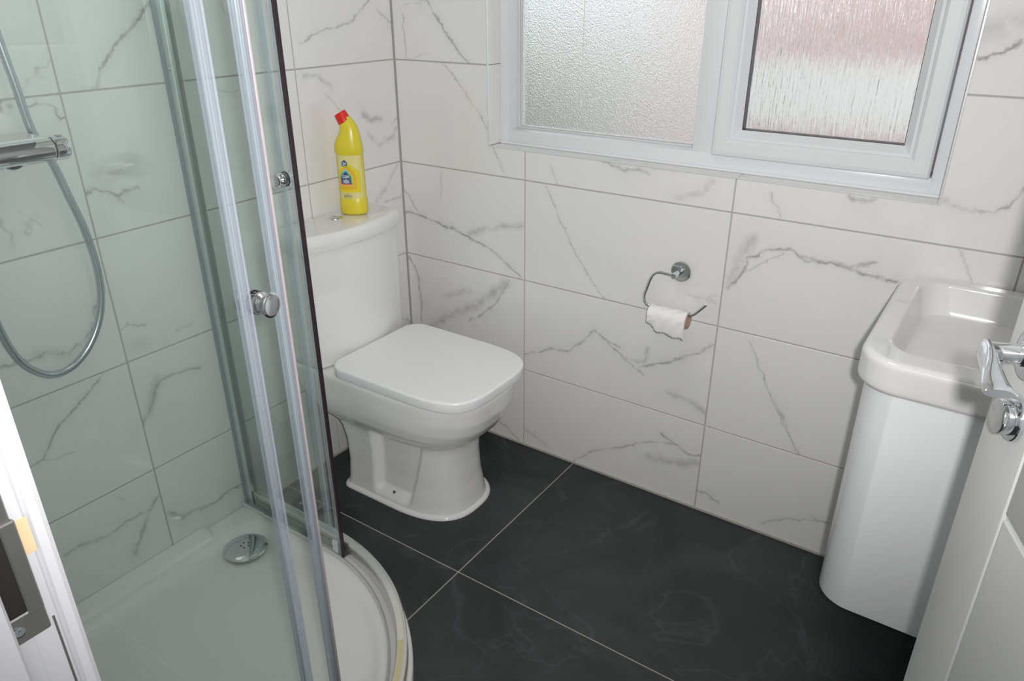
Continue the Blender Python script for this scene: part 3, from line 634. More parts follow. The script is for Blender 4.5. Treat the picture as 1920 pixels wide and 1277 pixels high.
# ------------------------------------------------------------------ bleach bottle
BO = V((.066, -.278, .7955)); ang = math.radians(-57)
bn = V((math.cos(ang), math.sin(ang), 0)); bl = V((bn.y, -bn.x, 0))     # label normal; bl = towards the left of the label as read
bottle = thing('bleach_bottle', 'yellow bleach bottle with bent neck and red cap on the cistern lid', 'bottle', BO)
def brow(s, z, a, b, tilt=0, sh=0, n=2.5, N=40, base=None):
    """oval section: half width a along the label, half depth b; s = shift to the left, tilt in radians to the left"""
    axw = bl*math.cos(tilt)-V((0, 0, 1))*math.sin(tilt)*1
    c = BO+bl*s+V((0, 0, z)); out = []
    for k in range(N):
        t = 2*PI*k/N; ca, sa = math.cos(t), math.sin(t)
        out.append(c+axw*(a*math.copysign(abs(ca)**(2/n), ca))+bn*(b*math.copysign(abs(sa)**(2/n), sa)))
    return out
bm = bm_new()
def bent(L_, R_, b, n=2.5):
    (ul, zl), (ur, zr) = L_, R_; a = math.hypot(ul-ur, zl-zr)/2; axw = (bl*(ul-ur)+V((0, 0, zl-zr))).normalized(); c = BO+bl*((ul+ur)/2)+V((0, 0, (zl+zr)/2))
    return [c+axw*(a*math.copysign(abs(math.cos(t))**(2/n), math.cos(t)))+bn*(b*math.copysign(abs(math.sin(t))**(2/n), math.sin(t))) for t in [2*PI*k/40 for k in range(40)]]
loft(bm, [brow(0, 0, .033, .022), brow(0, .003, .037, .026), brow(0, .010, .0390, .028), brow(0, .040, .0390, .028), brow(0, .044, .0372, .0262), brow(0, .162, .0372, .0262), brow(0, .166, .0395, .028),
          bent((.0402, .178), (-.0375, .182), .028), bent((.0385, .189), (-.0355, .196), .0275), bent((.0335, .199), (-.0330, .211), .026), bent((.0270, .209), (-.0300, .224), .024), bent((.0222, .219), (-.0255, .236), .022), bent((.0200, .228), (-.0190, .246), .0195, 2.2), bent((.0205, .236), (-.0130, .253), .0178, 2), bent((.0225, .243), (-.009, .259), .0168, 2)])
obj('body', bm, M['yellow'], bottle, smooth=60)
bm = bm_new(); cax = (bl*math.sin(.50)+V((0, 0, 1))*math.cos(.50)).normalized(); c0 = BO+bl*.0050+V((0, 0, .2435))
lathe(bm, c0, cax, [(0, .0180), (.001, .0190), (.024, .0168), (.026, .0155), (.0265, .013)], 36)
obj('cap', bm, M['red_cap'], bottle, smooth=35)
def on_label(u, z, lift=.0004, n=2.5, A=.0372, B=.0262):
    """u = metres to the RIGHT along the label's curve, z above the bottle foot"""
    x = max(-.98, min(.98, -u/A)); d = B*(1-abs(x)**n)**(1/n)
    return BO+bl*(x*A)+bn*(d+lift)+V((0, 0, z))
def decal(name, polys, m, lift, par):
    bm = bm_new()
    for P, F in polys:
        # cut long strips so that they follow the curve
        vs = [bm.verts.new((p[0], p[1], 0)) for p in P]
        for f in F:
            try: bm.faces.new([vs[i] for i in f])
            except ValueError: pass
    lo, hi = min(v.co.x for v in bm.verts), max(v.co.x for v in bm.verts); k = int((hi-lo)/.004)
    for i in range(1, k+1):
        bmesh.ops.bisect_plane(bm, geom=list(bm.verts)+list(bm.edges)+list(bm.faces), plane_co=(lo+i*.004, 0, 0), plane_no=(1, 0, 0))
    for v in bm.verts: v.co = on_label(v.co.x, v.co.y, lift)
    return obj(name, bm, m, par)
def poly(pts): return (pts, [tuple(range(len(pts)))])
def house(cx, z0, z1, z2, hw, sk=0): return poly([(cx-hw, z0), (cx+hw, z0), (cx+hw, z1), (cx, z2), (cx-hw, z1)])
def flat(name, c, r=.45): return mat(name, c, r, var=.01)
lab = decal('label', [poly([(-.0362, .0455), (.0362, .0455), (.0362, .1605), (-.0362, .1605)])], flat('pale_yellow_print', (.73, .66, .27)), .0003, bottle)
CXl = -.0105
decal('yellow_glow', [house(-.003, .063, .118, .140, .031)], flat('yellow_print', (.76, .62, .02)), .0005, lab)
decal('orange_glow', [house(-.0055, .070, .112, .135, .0235)], flat('orange_print', (.74, .47, .02)), .0007, lab)
decal('badge_outline', [house(CXl, .0815, .1085, .1275, .0188)], flat('cream_print', (.85, .70, .36)), .0009, lab)
decal('badge_blue_roof', [house(CXl, .083, .108, .1262, .0175)], flat('sky_blue_print', (.22, .56, .62)), .0011, lab)
decal('badge_green_side', [poly([(CXl+.007, .095), (CXl+.0175, .083), (CXl+.0175, .108), (CXl+.007, .1195)]), poly([(CXl-.0175, .101), (CXl-.010, .101), (CXl-.0075, .1188), (CXl-.0175, .108)])], flat('green_print', (.27, .50, .12)), .0013, lab)
decal('badge_red_foot', [poly([(CXl-.0175, .083), (CXl+.0175, .083), (CXl+.0175, .0895), (CXl-.0175, .0895)]), poly([(CXl-.0175, .089), (CXl-.012, .089), (CXl-.012, .101), (CXl-.0175, .101)])], flat('coral_print', (.72, .16, .10)), .0013, lab)
NAVY = flat('navy_print', (.018, .085, .22)); WHT = flat('white_print', (.85, .87, .88)); OLV = flat('olive_print', (.16, .15, .05))
decal('badge_navy_house', [house(CXl, .0865, .1055, .1195, .0135), house(CXl-.0012, .1325, .1435, .1495, .0074)], NAVY, .0015, lab)
def words(txt, size, cx, z, bold=0, sx=1.0, sy=1.0):
    P, F = text_mesh(txt, size, bold); return ([(cx+p[0]*sx, z+p[1]*sy) for p in P], F)
decal('lettering', [words('CLEAN', .0092, CXl, .1020, .00020, .70, 1.16), words('n', .0062, CXl, .0970, .0002), words('FRESH', .0092, CXl, .0882, .00020, .70, 1.16), poly([(CXl-.0105, .0983), (CXl-.0035, .0983), (CXl-.0035, .0987), (CXl-.0105, .0987)]), poly([(CXl+.0035, .0983), (CXl+.0105, .0983), (CXl+.0105, .0987), (CXl+.0035, .0987)])], WHT, .0017, lab)
decal('numeral', [words('24', .0098, CXl-.0014, .1365, .0003, .95, 1), poly([(CXl-.0072, .1337), (CXl+.0048, .1337), (CXl+.0048, .1345), (CXl-.0072, .1345)])], WHT, .0017, lab)
for o_ in [bottle]+list(bottle.children_recursive):
    if o_.type == 'MESH':
        for v in o_.data.vertices: v.co.z = BO.z+(v.co.z-BO.z)*1.055
decal('small_lettering', [words('THICK', .0038, CXl+.001, .0600, .0001), words('BLEACH', .0072, CXl+.0015, .0535, .00022, .92), words('CITRUS BURST', .0036, CXl+.0015, .0492, 0, .9),
        poly([(CXl-.0125, .0613), (CXl-.0065, .0613), (CXl-.0065, .0616), (CXl-.0125, .0616)]), poly([(CXl+.0085, .0613), (CXl+.0145, .0613), (CXl+.0145, .0616), (CXl+.0085, .0616)])], OLV, .0009, lab)

# ------------------------------------------------------------------ toilet roll holder and roll
hold = thing('toilet_roll_holder', 'chrome wire toilet roll holder with round rose on the wall under the window', 'holder', (.962, 0, .716))
bm = lathe(bm_new(), (.962, .001, .716), (0, -1, 0), [(0, .0265), (.0015, .0272), (.008, .0272), (.0092, .0262), (.0096, .0245)], 40); obj('rose', bm, M['chrome'], hold, smooth=30)
bm = lathe(bm_new(), (.962, -.008, .718), (0, -1, 0), [(0, .0072), (.044, .0072), (.0465, .0062), (.047, .004)], 24); obj('post', bm, M['chrome'], hold, smooth=40)
def yy(x, z, y=-.050): return V((x, y, z))
wp = [yy(.962, .7185), yy(.942, .7195), yy(.922, .7195), yy(.907, .711), yy(.898, .693), yy(.891, .668), yy(.886, .650), yy(.887, .635), yy(.894, .6245), yy(.908, .6205), yy(.940, .6195), yy(.980, .6195), yy(1.012, .6205), yy(1.026, .6265), yy(1.040, .642), yy(1.054, .658)]
bm = tube(bm_new(), spline(wp, 5), .0038, 14); obj('wire_arm', bm, M['chrome'], hold, smooth=50)
roll = thing('toilet_roll', 'nearly used up toilet roll with torn sheet hanging on the wire holder', 'toilet roll', (.96, -.050, .60))
RR = .0218; RC = V((0, -.050, .6195-.0033-.0165+.0005))
RC.z = .6195+.0033+.0012-.0196+.0008-.0016
def arc_shell(bm, x0, x1, ro, ri, n=40):
    loft(bm, [[V((x, RC.y+r*math.cos(2*PI*k/n), RC.z+r*math.sin(2*PI*k/n))) for k in range(n)] for x, r in ((x0, ri), (x0, ro), (x1, ro), (x1, ri), (x0, ri))], False, False)
bm = bm_new(); arc_shell(bm, .9065, 1.013, .0212, .0196); bmesh.ops.remove_doubles(bm, verts=bm.verts, dist=1e-5); obj('cardboard_core', bm, M['card'], roll, smooth=40)
bm = bm_new(); arc_shell(bm, .906, 1.0105, .0228, .0213); bmesh.ops.remove_doubles(bm, verts=bm.verts, dist=1e-5); obj('paper_wrap', bm, M['paper'], roll, smooth=40)
# loose sheet: over the front of the core and hanging down, torn lower edge
bm = bm_new(); NU = 44; rows = []
rg = random.Random(5); tear = [0]*(NU+1)
for i in range(NU+1): tear[i] = .0045*math.sin(i*.35)+.0016*math.sin(i*1.7+1)+rg.uniform(-.0009, .0009)
for i in range(NU+1):
    t = i/NU; x = .9055+t*.1040; col = []
    for j in range(13):
        a = PI*.62-j/12*PI*.62; rr = .0236+.0008*math.sin(i*.4+j)
        col.append(V((x, RC.y-rr*math.sin(PI/2-a) if False else RC.y-rr*math.cos(a), RC.z+rr*math.sin(a))))
    zb = (.5655-.0125*t if t > .22 else .5790-.0610*t+.0*t)+tear[i]*.6; zb = min(zb, .592)
    for j in range(1, 9):
        f = j/8; z = RC.z+(zb-RC.z)*f; col.append(V((x+.0010*math.sin(j*.8+i*.15), RC.y-.0238+.006*f*f+.0010*math.sin(i*.5+j*.7), z)))
    rows.append(col)
Rv = [[bm.verts.new(p) for p in c] for c in rows]
for a, b in zip(Rv, Rv[1:]):
    for i in range(len(a)-1): bm.faces.new((a[i], a[i+1], b[i+1], b[i]))
sh = obj('hanging_sheet', bm, M['paper'], roll, smooth=60)
md = sh.modifiers.new('thickness', 'SOLIDIFY'); md.thickness = .0006; md.offset = 1

# ------------------------------------------------------------------ pull cord in the window recess
pc = thing('pull_cord', 'white pull cord with small cone toggle hanging before the frosted pane', 'cord', (.5915, .094, 1.0))
bm = tube(bm_new(), [V((.5915, .094, z)) for z in (1.106, 1.3, 1.6, WIN[3]-.04)], .0011, 8); obj('cord', bm, M['cord'], pc, smooth=60)
bm = lathe(bm_new(), (.5915, .094, 1.086), (0, 0, 1), [(0, .0040), (.001, .0052), (.021, .0070), (.0225, .0068), (.0235, .0055)], 24); obj('toggle', bm, M['cord'], pc, smooth=40)

# ------------------------------------------------------------------ vanity: wall-hung cabinet and basin
BX0, BY0, BY1, BZ0, BZ1 = 1.486, -.478, -.003, .270, .7565
cab = thing('vanity_cabinet', 'white gloss wall-hung cabinet with rounded corners under the basin', 'cabinet', ((BX0+XR)/2, -.24, BZ0))
bm = bm_new(); X1 = XR-.004
loft(bm, [rrect(BX0+i, X1, BY0+i, BY1, z, (.066, .004, .004, .030), 22) for z, i in ((BZ0, .002), (BZ0+.001, .0006), (BZ0+.003, 0), (BZ1-.002, 0), (BZ1, .001))])
obj('carcass', bm, M['gloss_white'], cab, smooth=30)
def bas(z, ins, r, x1=None, far=0): return rrect(1.4725+ins, XR-.004 if x1 is None else x1, -.500+ins, -.004-far, z, (r, .004, .004, r), 14)
basin = thing('basin', 'white ceramic rectangular basin with rounded corners on the cabinet', 'basin', ((1.47+XR)/2, -.25, .757))
bm = bm_new(); rs = []
def fil(za, zb, ia, ib, k, low):
    # quarter-round between (za, ia) and (zb, ib)
    return [((zb-(zb-za)*math.cos(t*PI/2)) if low else (za+(zb-za)*math.sin(t*PI/2)), (ia+(ib-ia)*math.sin(t*PI/2)) if low else (ia+(ib-ia)*(1-math.cos(t*PI/2)))) for t in [q/k for q in range(k+1)]]
prof = [(.7570, .020)]+fil(.7570, .7680, .012, 0, 5, True)+[(.775, 0), (.79, 0), (.803, 0)]+fil(.808, .8195, 0, .0125, 6, False)+[(.8195, .016)]
for z, ins in prof:
    r = max(.02, .074-ins)
    rs.append(rrect(1.4725+ins, XR-.004, -.500+ins, -.004-ins*.35, z, (r, .004, .004, r), 14))
xi0, xi1, yi0, yi1 = 1.5105, 1.865, -.4445, -.036
inner = [(.8195, -.004)]+[(.8195-.007*(1-math.cos(q/5*PI/2)), -.002+.007*math.sin(q/5*PI/2)) for q in range(6)]+[(.800, .008), (.785, .0115), (.770, .0155), (.755, .020), (.742, .028), (.730, .036), (.719, .047), (.710, .061), (.7025, .078), (.697, .098), (.6935, .120), (.6925, .140)]
for z, ins in inner:
    r = .052 if ins < .05 else max(.03, .052-(ins-.05)*.15)
    rs.append(rrect(xi0+ins*1.0, xi1-ins*.7, yi0+ins, yi1-ins, z, r, 14))
loft(bm, rs)
obj('bowl', bm, M['ceramic'], basin, smooth=60)
bm = lathe(bm_new(), (1.72, -.24, .6920), (0, 0, 1), [(0, .024), (.0012, .0235), (.002, .020), (.0035, .012)], 28); obj('waste', bm, M['chrome'], basin, smooth=40)

# ------------------------------------------------------------------ door leaf, standing open on the right
E0 = V((1.663, -.868, 0)); dd = V((.355, -.935, 0)).normalized(); dn = V((dd.y, -dd.x, 0))    # dn = outward from the hall face (to the left)
LEN = .762; DZ0, DZ1 = .008, 1.981
door = struct(thing('door_2', 'x', 'x', E0+dd*LEN)); 
for k in ('label', 'category'): del door[k]
def dbox(bm, s0, s1, n0, n1, z0, z1, bev=0, seg=1):
    b2 = cbox((s0, n0, z0), (s1, n1, z1), bev, seg)
    for v in b2.verts: c = v.co.copy(); v.co = E0+dd*c.x+dn*c.y+V((0, 0, c.z))
    me = bpy.data.meshes.new('t'); b2.to_mesh(me); b2.free(); bm.from_mesh(me); bpy.data.meshes.remove(me); return bm
obj('door_core', dbox(bm_new(), 0.001, LEN-.001, -.036, -.004, DZ0+.001, DZ1-.001), M['paint'], door)
gz = [DZ0, .490, .889, 1.285, 1.68, DZ1]; GW = .0035
obj('stile', dbox(bm_new(), 0, .105-GW, -.006, 0, DZ0, DZ1, .0016, 3), M['paint'], door, smooth=50)
obj('stile', dbox(bm_new(), LEN-.105+GW, LEN, -.006, 0, DZ0, DZ1, .0016, 3), M['paint'], door, smooth=50)
for a, b in zip(gz, gz[1:]):
    obj('panel', dbox(bm_new(), .105+GW*.2, LEN-.105-GW*.2, -.006, 0, a+(GW if a > .1 else 0), b-(GW if b < 1.9 else 0), .0022, 3), M['paint'], door, smooth=50)
obj('back_skin', dbox(bm_new(), 0, LEN, -.040, -.036, DZ0, DZ1, .001), M['paint'], door)
hs, hz = .060, 1.052
hnd = thing('door_handle', 'x', 'x', E0+dd*hs+V((0, 0, hz)))
for k in ('label', 'category'): del hnd[k]
hnd.parent = door; hnd.matrix_parent_inverse = Matrix.Translation(-door.location)
note(hnd, 'polished chrome lever handle')
hc = E0+dd*hs+V((0, 0, hz))
bm = lathe(bm_new(), hc-dn*.0005, dn, [(0, .0262), (.006, .0262), (.0075, .0252), (.008, .022), (.008, .0125), (.0125, .0125), (.0135, .0118)], 44)
obj('rose', bm, M['chrome'], hnd, smooth=30)
bm = lathe(bm_new(), hc+dn*.012, dn, [(0, .0098), (.002, .0104), (.0035, .0098), (.005, .0098), (.034, .0098), (.036, .0085)], 30)
obj('spindle_neck', bm, M['chrome'], hnd, smooth=40)
# lever: starts at the neck, runs towards the hinge side, flat blade that twists to lie level at its end
P0 = hc+dn*.0430-dd*.009; bm = bm_new(); rs = []
n = 20
for i in range(n+1):
    t = i/n; c = P0+dd*(t*.092)+V((0, 0, .0005-.006*t*t))+dn*(.0005+.0125*t)
    a = .0062+.0078*sm(.1, 1, t); h = .0108-.0058*sm(.15, .95, t)
    if i == 0: a *= .6; h *= .8
    if i == n: a *= .92; h *= .85
    tw = .35*math.sin(PI*t)
    e1 = dn*math.cos(tw)+V((0, 0, 1))*math.sin(tw); e2 = V((0, 0, 1))*math.cos(tw)-dn*math.sin(tw)
    rs.append([c+e1*(a*math.cos(2*PI*k/28))+e2*(h*math.sin(2*PI*k/28)) for k in range(28)])
loft(bm, rs); lever = obj('lever', bm, M['chrome'], hnd, smooth=50)
tc_ = E0+dd*(hs+.002)+V((0, 0, hz-.070))
bm = lathe(bm_new(), tc_-dn*.0005, dn, [(0, .0250), (.004, .0250), (.0052, .0240), (.0055, .0190), (.016, .0188), (.0175, .0180), (.0178, .0150)], 44)
r2_ = obj('lock_rose', bm, M['chrome'], hnd, smooth=30)

# ------------------------------------------------------------------ shower tray
QC = V((.352, -1.270, 0)); RT = .561                # centre and radius of the quadrant front
def quad(off, z, rc=.004, k=30, kc=7):
    """tray outline moved inward by off; rc = radius at the three wall-side corners"""
    x0, y0 = 0.001+off, YN+.001+off; y1 = QC.y+RT-off; x1 = QC.x+RT-off; R_ = RT-off
    out = []
    for cx, cy, a0 in ((x0+rc, y0+rc, PI), (x1-rc, y0+rc, 1.5*PI)):
        for i in range(kc+1): a = a0+i/kc*PI/2; out.append(V((cx+rc*math.cos(a), cy+rc*math.sin(a), z)))
    for i in range(1, 5): out.append(V((x1, (y0+rc)+(QC.y-y0-rc)*i/5, z)))
    for i in range(k+1): a = i/k*PI/2; out.append(V((QC.x+R_*math.cos(a), QC.y+R_*math.sin(a), z)))
    for i in range(1, 5): out.append(V((QC.x+(x0+rc-QC.x)*i/5, y1, z)))
    for i in range(kc+1): a = .5*PI+i/kc*PI/2; out.append(V((x0+rc+rc*math.cos(a), y1-rc+rc*math.sin(a), z)))
    return out
tray = thing('shower_tray', 'low white quadrant shower tray in the corner, with chrome waste', 'shower tray', (.4, -1.2, 0))
bm = bm_new()
loft(bm, [quad(o_, z, r) for o_, z, r in ((0, 0, .004), (0, .024, .004), (.002, .0285, .006), (.006, .0305, .008), (.020, .031, .014), (.050, .031, .02), (.066, .0305, .028), (.074, .028, .034), (.082, .022, .040), (.090, .0165, .046), (.100, .0135, .055), (.125, .0115, .07), (.20, .0105, .10))])
obj('tray_body', bm, M['acrylic'], tray, smooth=50)
# the raised upstand on the wall side that stops short of the waste
bm = bm_new(); pr = [(0, 0), (.058, 0), (.050, .006), (.044, .010), (0, .011)]
rings = [[V((.0015+a, y, .030+b_)) for a, b_ in pr] for y in (YN+.006, -.905)]
for t in (.3, .6, .85, 1.0): rings.append([V((.0015+a*(1-.55*t*t), -.905+.022*t, .030+b_*(1-.75*t*t))) for a, b_ in pr])
loft(bm, rings); obj('upstand', bm, M['acrylic'], tray, smooth=40)
WC = V((.150, -.868, .012))
bm = lathe(bm_new(), WC, (0, 0, 1), [(-.002, .050), (.006, .052), (.009, .056), (.0105, .0575), (.012, .0570), (.015, .050), (.0175, .038), (.0192, .022), (.0198, .008)], 48)
ws = obj('waste_cover', bm, M['chrome'], tray, smooth=40)
bm = bm_new()
for k in range(6):
    a = k/5*2*PI+.3; rr = .0105 if k < 5 else 0
    if k < 5: lathe(bm, WC+V((rr*math.cos(a), rr*math.sin(a), .0186)), (0, 0, 1), [(0, .0022), (.0018, .0022)], 10)
obj('drain_holes', bm, M['black'], ws)

# ------------------------------------------------------------------ enclosure
enc = thing('shower_enclosure', 'quadrant glass shower enclosure with two curved sliding doors pushed open', 'shower enclosure', (.88, -1.2, .031))
RB0, RB1 = .031, .078
def qpath(r, k=40, y_end=YN+.002, x_end=.004):
    p = [(V((QC.x+r, y_end, 0)), V((1, 0, 0))), (V((QC.x+r, QC.y-.1, 0)), V((1, 0, 0)))]
    p += [(V((QC.x+r*math.cos(a), QC.y+r*math.sin(a), 0)), V((math.cos(a), math.sin(a), 0))) for a in [i/k*PI/2 for i in range(k+1)]]
    return p+[(V((x_end, QC.y+r, 0)), V((0, 1, 0)))]
railprof = [(.0, RB0), (.0, RB1-.003), (-.003, RB1), (-.0045, RB1), (-.0055, RB1-.0012), (-.0065, RB1-.0012), (-.0075, RB1), (-.022, RB1), (-.0245, RB1-.003), (-.0245, RB0)]
bm = sweep(bm_new(), qpath(.552), railprof); obj('bottom_rail', bm, M['rail'], enc, smooth=35)
bm = sweep(bm_new(), qpath(.512), [(0, RB0), (0, RB0+.010), (-.004, RB0+.013), (-.007, RB0+.010), (-.007, RB0)]); obj('inner_track', bm, M['satin'], enc, smooth=35)
bm = sweep(bm_new(), qpath(.552), [(0, 1.845), (0, 1.90), (-.030, 1.90), (-.030, 1.845)]); obj('top_rail', bm, M['rail'], enc, smooth=35)
# adhesive mark of yellowed tape on the rail
bm = bm_new(); ps = []
pth = [(V((QC.x+.5521*math.cos(a), QC.y+.5521*math.sin(a), 0)), V((math.cos(a), math.sin(a), 0))) for a in [math.radians(31+i*1.5) for i in range(9)]]
sweep(bm, pth, [(.0001, RB1-.028), (.0003, RB1-.0025), (-.0001, RB1-.028)])
sweep(bm, pth, [(-.0085, RB1), (-.0085, RB1+.0003), (-.0215, RB1+.0003), (-.0215, RB1)])
note(obj('tape_residue', bm, mat('yellowed_tape', (.66, .60, .36), .4, var=.1), enc), 'yellowed strip of tape left on the rail')
def wall_prof(name, x, y, nx, ny):
    """aluminium channel up the wall: nx,ny = direction away from the wall"""
    s = V((-ny, nx, 0)); o_ = V((x, y, 0)); dr = V((nx, ny, 0)); bm = bm_new()
    pts = [(0, -.012), (.030, -.012), (.031, -.0095), (.006, -.0095), (.006, .0095), (.031, .0095), (.030, .012), (0, .012)]
    prism(bm, [o_+dr*a+s*b_+V((0, 0, .031)) for a, b_ in pts], (0, 0, 1.868)); return obj(name, bm, M['satin'], enc)
YP = -.736; XP = .886
wp1 = wall_prof('wall_profile', .0005, YP, 1, 0); wp2 = wall_prof('wall_profile', XP, YN+.0005, 0, 1)
for z in (.155, .66, 1.222):
    bm = lathe(bm_new(), (.020, YP-.012, z), (0, -1, 0), [(0, .0048), (.0015, .0045), (.003, .003), (.0033, .001)], 16); obj('screw_cap', bm, M['chrome'], wp1, smooth=40)
def pane(name, path, th, z0, z1, label=None):
    """glass following a horizontal path [(point, normal)]; big faces are glass, the rim is green"""
    bm = bm_new(); n = len(path)
    A = [[bm.verts.new(V(p)+V(nn)*o_+V((0, 0, z))) for p, nn in path] for o_, z in ((th/2, z0), (th/2, z1), (-th/2, z1), (-th/2, z0))]
    for i in range(n-1):
        for a, b_, mi in ((0, 1, 0), (1, 2, 1), (2, 3, 0), (3, 0, 1)):
            bm.faces.new((A[a][i], A[a][i+1], A[b_][i+1], A[b_][i])).material_index = mi
    for i in (0, n-1): bm.faces.new([A[k][i] for k in range(4)]).material_index = 1
    o = obj(name, bm, [M['glass'], M['glass_edge']], enc, smooth=30)
    if label: note(o, label)
    return o
def seal(name, p, dr, nn, wd, th, z0, z1, ribs=4, par=None, mt='seal', off=0):
    """ribbed strip, wd wide along dr starting at p, th thick along nn"""
    p, dr, nn = V(p), V(dr), V(nn); pts = []; m = ribs*6
    for i in range(m+1):
        t = i/m; pts.append(p+dr*(wd*t)+nn*(th/2*(.62+.38*abs(math.cos(t*ribs*PI)))+off))
    for i in range(m, -1, -1):
        t = i/m; pts.append(p+dr*(wd*t)-nn*(th/2*(.62+.38*abs(math.cos(t*ribs*PI)))-off))
    bm = bm_new(); prism(bm, [q+V((0, 0, z0)) for q in pts], (0, 0, z1-z0)); return obj(name, bm, M[mt], par or enc)
ZG0, ZG1 = RB1-.004, 1.85
X_, Y_ = V((1, 0, 0)), V((0, 1, 0))
fp1 = pane('fixed_panel', [(V((.008, YP, 0)), Y_), (V((.345, YP, 0)), Y_)], .006, ZG0, ZG1, 'fixed glass panel beside the toilet')
fp2 = pane('fixed_panel', [(V((XP, YN+.008, 0)), X_), (V((XP, -1.254, 0)), X_)], .006, ZG0, ZG1, 'fixed glass panel nearest the doorway')
seal('edge_seal', (.331, YP, 0), (1, 0, 0), Y_, .020, .010, ZG0, ZG1, 3, fp1, mt='fin')
seal('edge_seal', (XP, -1.2585, 0), (0, 1, 0), X_, .0165, .009, ZG0, ZG1, 4, fp2)
# curved sliding doors
RD = .520
def dpath(far, a_end, l_end):
    """far: along y = QC.y+RD from x = l_end then round to angle a_end; else the mirror image"""
    if far:
        p = [(V((l_end, QC.y+RD, 0)), Y_)]+[(V((QC.x+RD*math.cos(a), QC.y+RD*math.sin(a), 0)), V((math.cos(a), math.sin(a), 0))) for a in [PI/2-(PI/2-a_end)*i/10 for i in range(11)]]
    else:
        p = [(V((QC.x+RD, l_end, 0)), X_)]+[(V((QC.x+RD*math.cos(a), QC.y+RD*math.sin(a), 0)), V((math.cos(a), math.sin(a), 0))) for a in [a_end*i/10 for i in range(11)]]
    return p
def door_unit(far, a_end, l_end, label, kl, mg):
    pth = dpath(far, a_end, l_end); zb = .040
    d = pane('sliding_door', pth, .006, zb, 1.84, label)
    P, N_ = pth[-1]; T = (pth[-1][0]-pth[-2][0]).normalized()
    seal('magnet_seal', P-T*.008, T, N_, .0125, .009, zb-.004, 1.84, 3, d, mt='fin' if far else 'seal')
    seal('magnet_strip', P+T*.0047, T, N_, .0055, .0085, zb-.006, 1.84, 1, d, mt=mg)
    bm = bm_new(); zr = .062
    # roller bracket at the foot
    q, qn = pth[-4] if far else pth[-3]
    c = q-qn*.006; b2 = cbox((-.010, -.004, -.018), (.010, .004, .018), .0015)
    R_ = Matrix((qn.cross(V((0, 0, 1))), qn, V((0, 0, 1)))).transposed()
    for v in b2.verts: v.co = R_ @ v.co + c + V((0, 0, zr))
    obj('roller_bracket', b2, M['satin'], d)
    # knob through the glass, both sides
    kp = P-T*kl; kp = V((kp.x, kp.y, 1.022)); kn = N_
    for s in (1, -1):
        bm = lathe(bm_new(), kp+kn*(s*.003), kn*s, [(0, .0125), (.0015, .0148), (.006, .0152), (.008, .0145), (.0105, .0118), (.0125, .0112), (.0140, .0125), (.0155, .0155), (.0180, .0165), (.0215, .0163), (.0225, .0150), (.0228, .0130)], 40)
        kb = obj('door_knob', bm, M['chrome'], d, smooth=40)
        bm = lathe(bm_new(), kp+kn*(s*.0032), kn*s, [(0, .0150), (.0012, .0156), (.0020, .0150)], 32); obj('washer', bm, M['black'], d)
    return d
door_unit(True, PI/2-.088, .006, 'curved sliding glass door beside the toilet', .036, 'magnet')
door_unit(False, .170, YN+.035, 'curved sliding glass door nearest the doorway', .040, 'magnet2')
seal('rear_seal', (.004, QC.y+RD, 0), (1, 0, 0), Y_, .010, .008, .04, 1.84, 2)

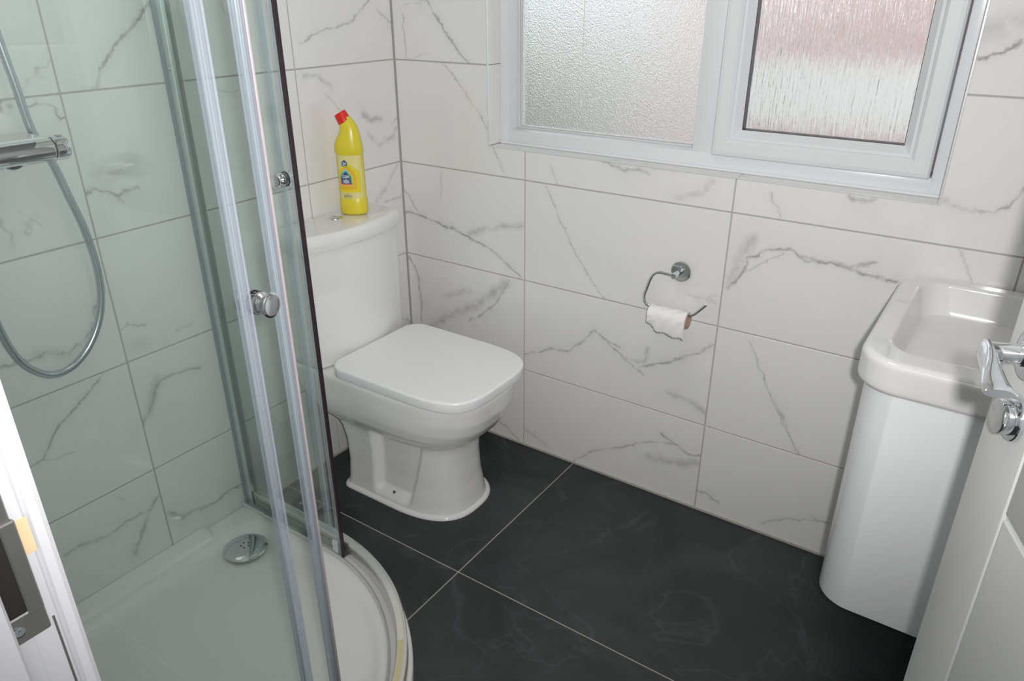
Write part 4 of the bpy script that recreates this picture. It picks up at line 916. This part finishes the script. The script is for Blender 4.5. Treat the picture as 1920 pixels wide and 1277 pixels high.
# ------------------------------------------------------------------ shower valve, shelf, hose
val = thing('shower_valve', 'chrome thermostatic bar valve on the tiled shower wall', 'shower valve', (.06, -1.18, 1.10))
VZ = 1.101; VX = .060
bm = lathe(bm_new(), (VX, -1.052, VZ), (0, -1, 0), [(0, .0195), (.002, .0212), (.004, .0215), (.262, .0215), (.264, .0205)], 40); obj('valve_body', bm, M['chrome'], val, smooth=30)
bm = lathe(bm_new(), (VX, -1.0505, VZ), (0, 1, 0), [(0, .0200), (.0015, .0220), (.010, .0222), (.0225, .0222), (.0255, .0208), (.0262, .018)], 40); hd = obj('control_knob', bm, M['chrome'], val, smooth=30)
obj('temperature_button', cbox((VX-.005, -1.040, VZ+.0205), (VX+.007, -1.030, VZ+.0240), .0012), M['chrome'], hd)
bm = lathe(bm_new(), (VX, -1.3185, VZ), (0, -1, 0), [(0, .0200), (.0015, .0220), (.024, .0222), (.026, .0208)], 40); obj('control_knob', bm, M['chrome'], val, smooth=30)
for y in (-1.105, -1.262):
    bm = lathe(bm_new(), (.0005, y, VZ-.010), (1, 0, 0), [(0, .0300), (.004, .0298), (.009, .0275), (.011, .0165), (.050, .0150)], 36); obj('escutcheon', bm, M['chrome'], val, smooth=30)
bm = lathe(bm_new(), (VX-.010, -1.232, VZ-.018), (0, 0, -1), [(0, .011), (.018, .011), (.020, .0095)], 24); obj('outlet', bm, M['chrome'], val, smooth=30)
shf = tag(obj('soap_shelf', box(box(bm_new(), (.016, -1.34, VZ+.0265), (.104, -1.078, VZ+.0310), .0012), (.020, -1.335, VZ+.0215), (.096, -1.094, VZ+.0268), .0015), mat('pale_plastic', (.72, .74, .75), .25)), 'pale flat soap shelf clipped on top of the shower bar valve', 'shelf')
hp = [V((.045, -1.100, 1.60)), V((.034, -1.090, 1.42)), V((.030, -1.0800, 1.293)), V((.029, -1.0730, 1.218)), V((.027, -1.0650, 1.134)), V((.026, -1.043, 1.069)), V((.028, -1.029, .996)), V((.030, -1.016, .924)), V((.031, -1.0105, .839)), V((.031, -1.0185, .768)), V((.032, -1.041, .712)), V((.034, -1.076, .668)), V((.037, -1.120, .6425)), V((.040, -1.162, .6445)), V((.044, -1.198, .676)), V((.046, -1.219, .720)), V((.048, -1.231, .790)), V((.050, -1.234, .90)), V((.050, -1.232, 1.0)), V((.050, -1.232, 1.066))]
bm = tube(bm_new(), spline(hp, 7), .0078, 16); tag(obj('shower_hose', bm, M['hose'], smooth=60), 'smooth silver shower hose hanging in a loop below the bar valve', 'hose')
bm = bm_new(); tube(bm, [V((.045, -1.115, 1.45)), V((.045, -1.115, 1.95))], .010, 16)
rl = thing('riser_rail', 'chrome riser rail above the bar valve', 'rail', (.045, -1.115, 1.45))
obj('rail', bm, M['chrome'], rl, smooth=50)
for z in (1.47, 1.93):
    bm = lathe(bm_new(), (.0005, -1.115, z), (1, 0, 0), [(0, .014), (.052, .013)], 20); obj('bracket', bm, M['chrome'], rl, smooth=40)
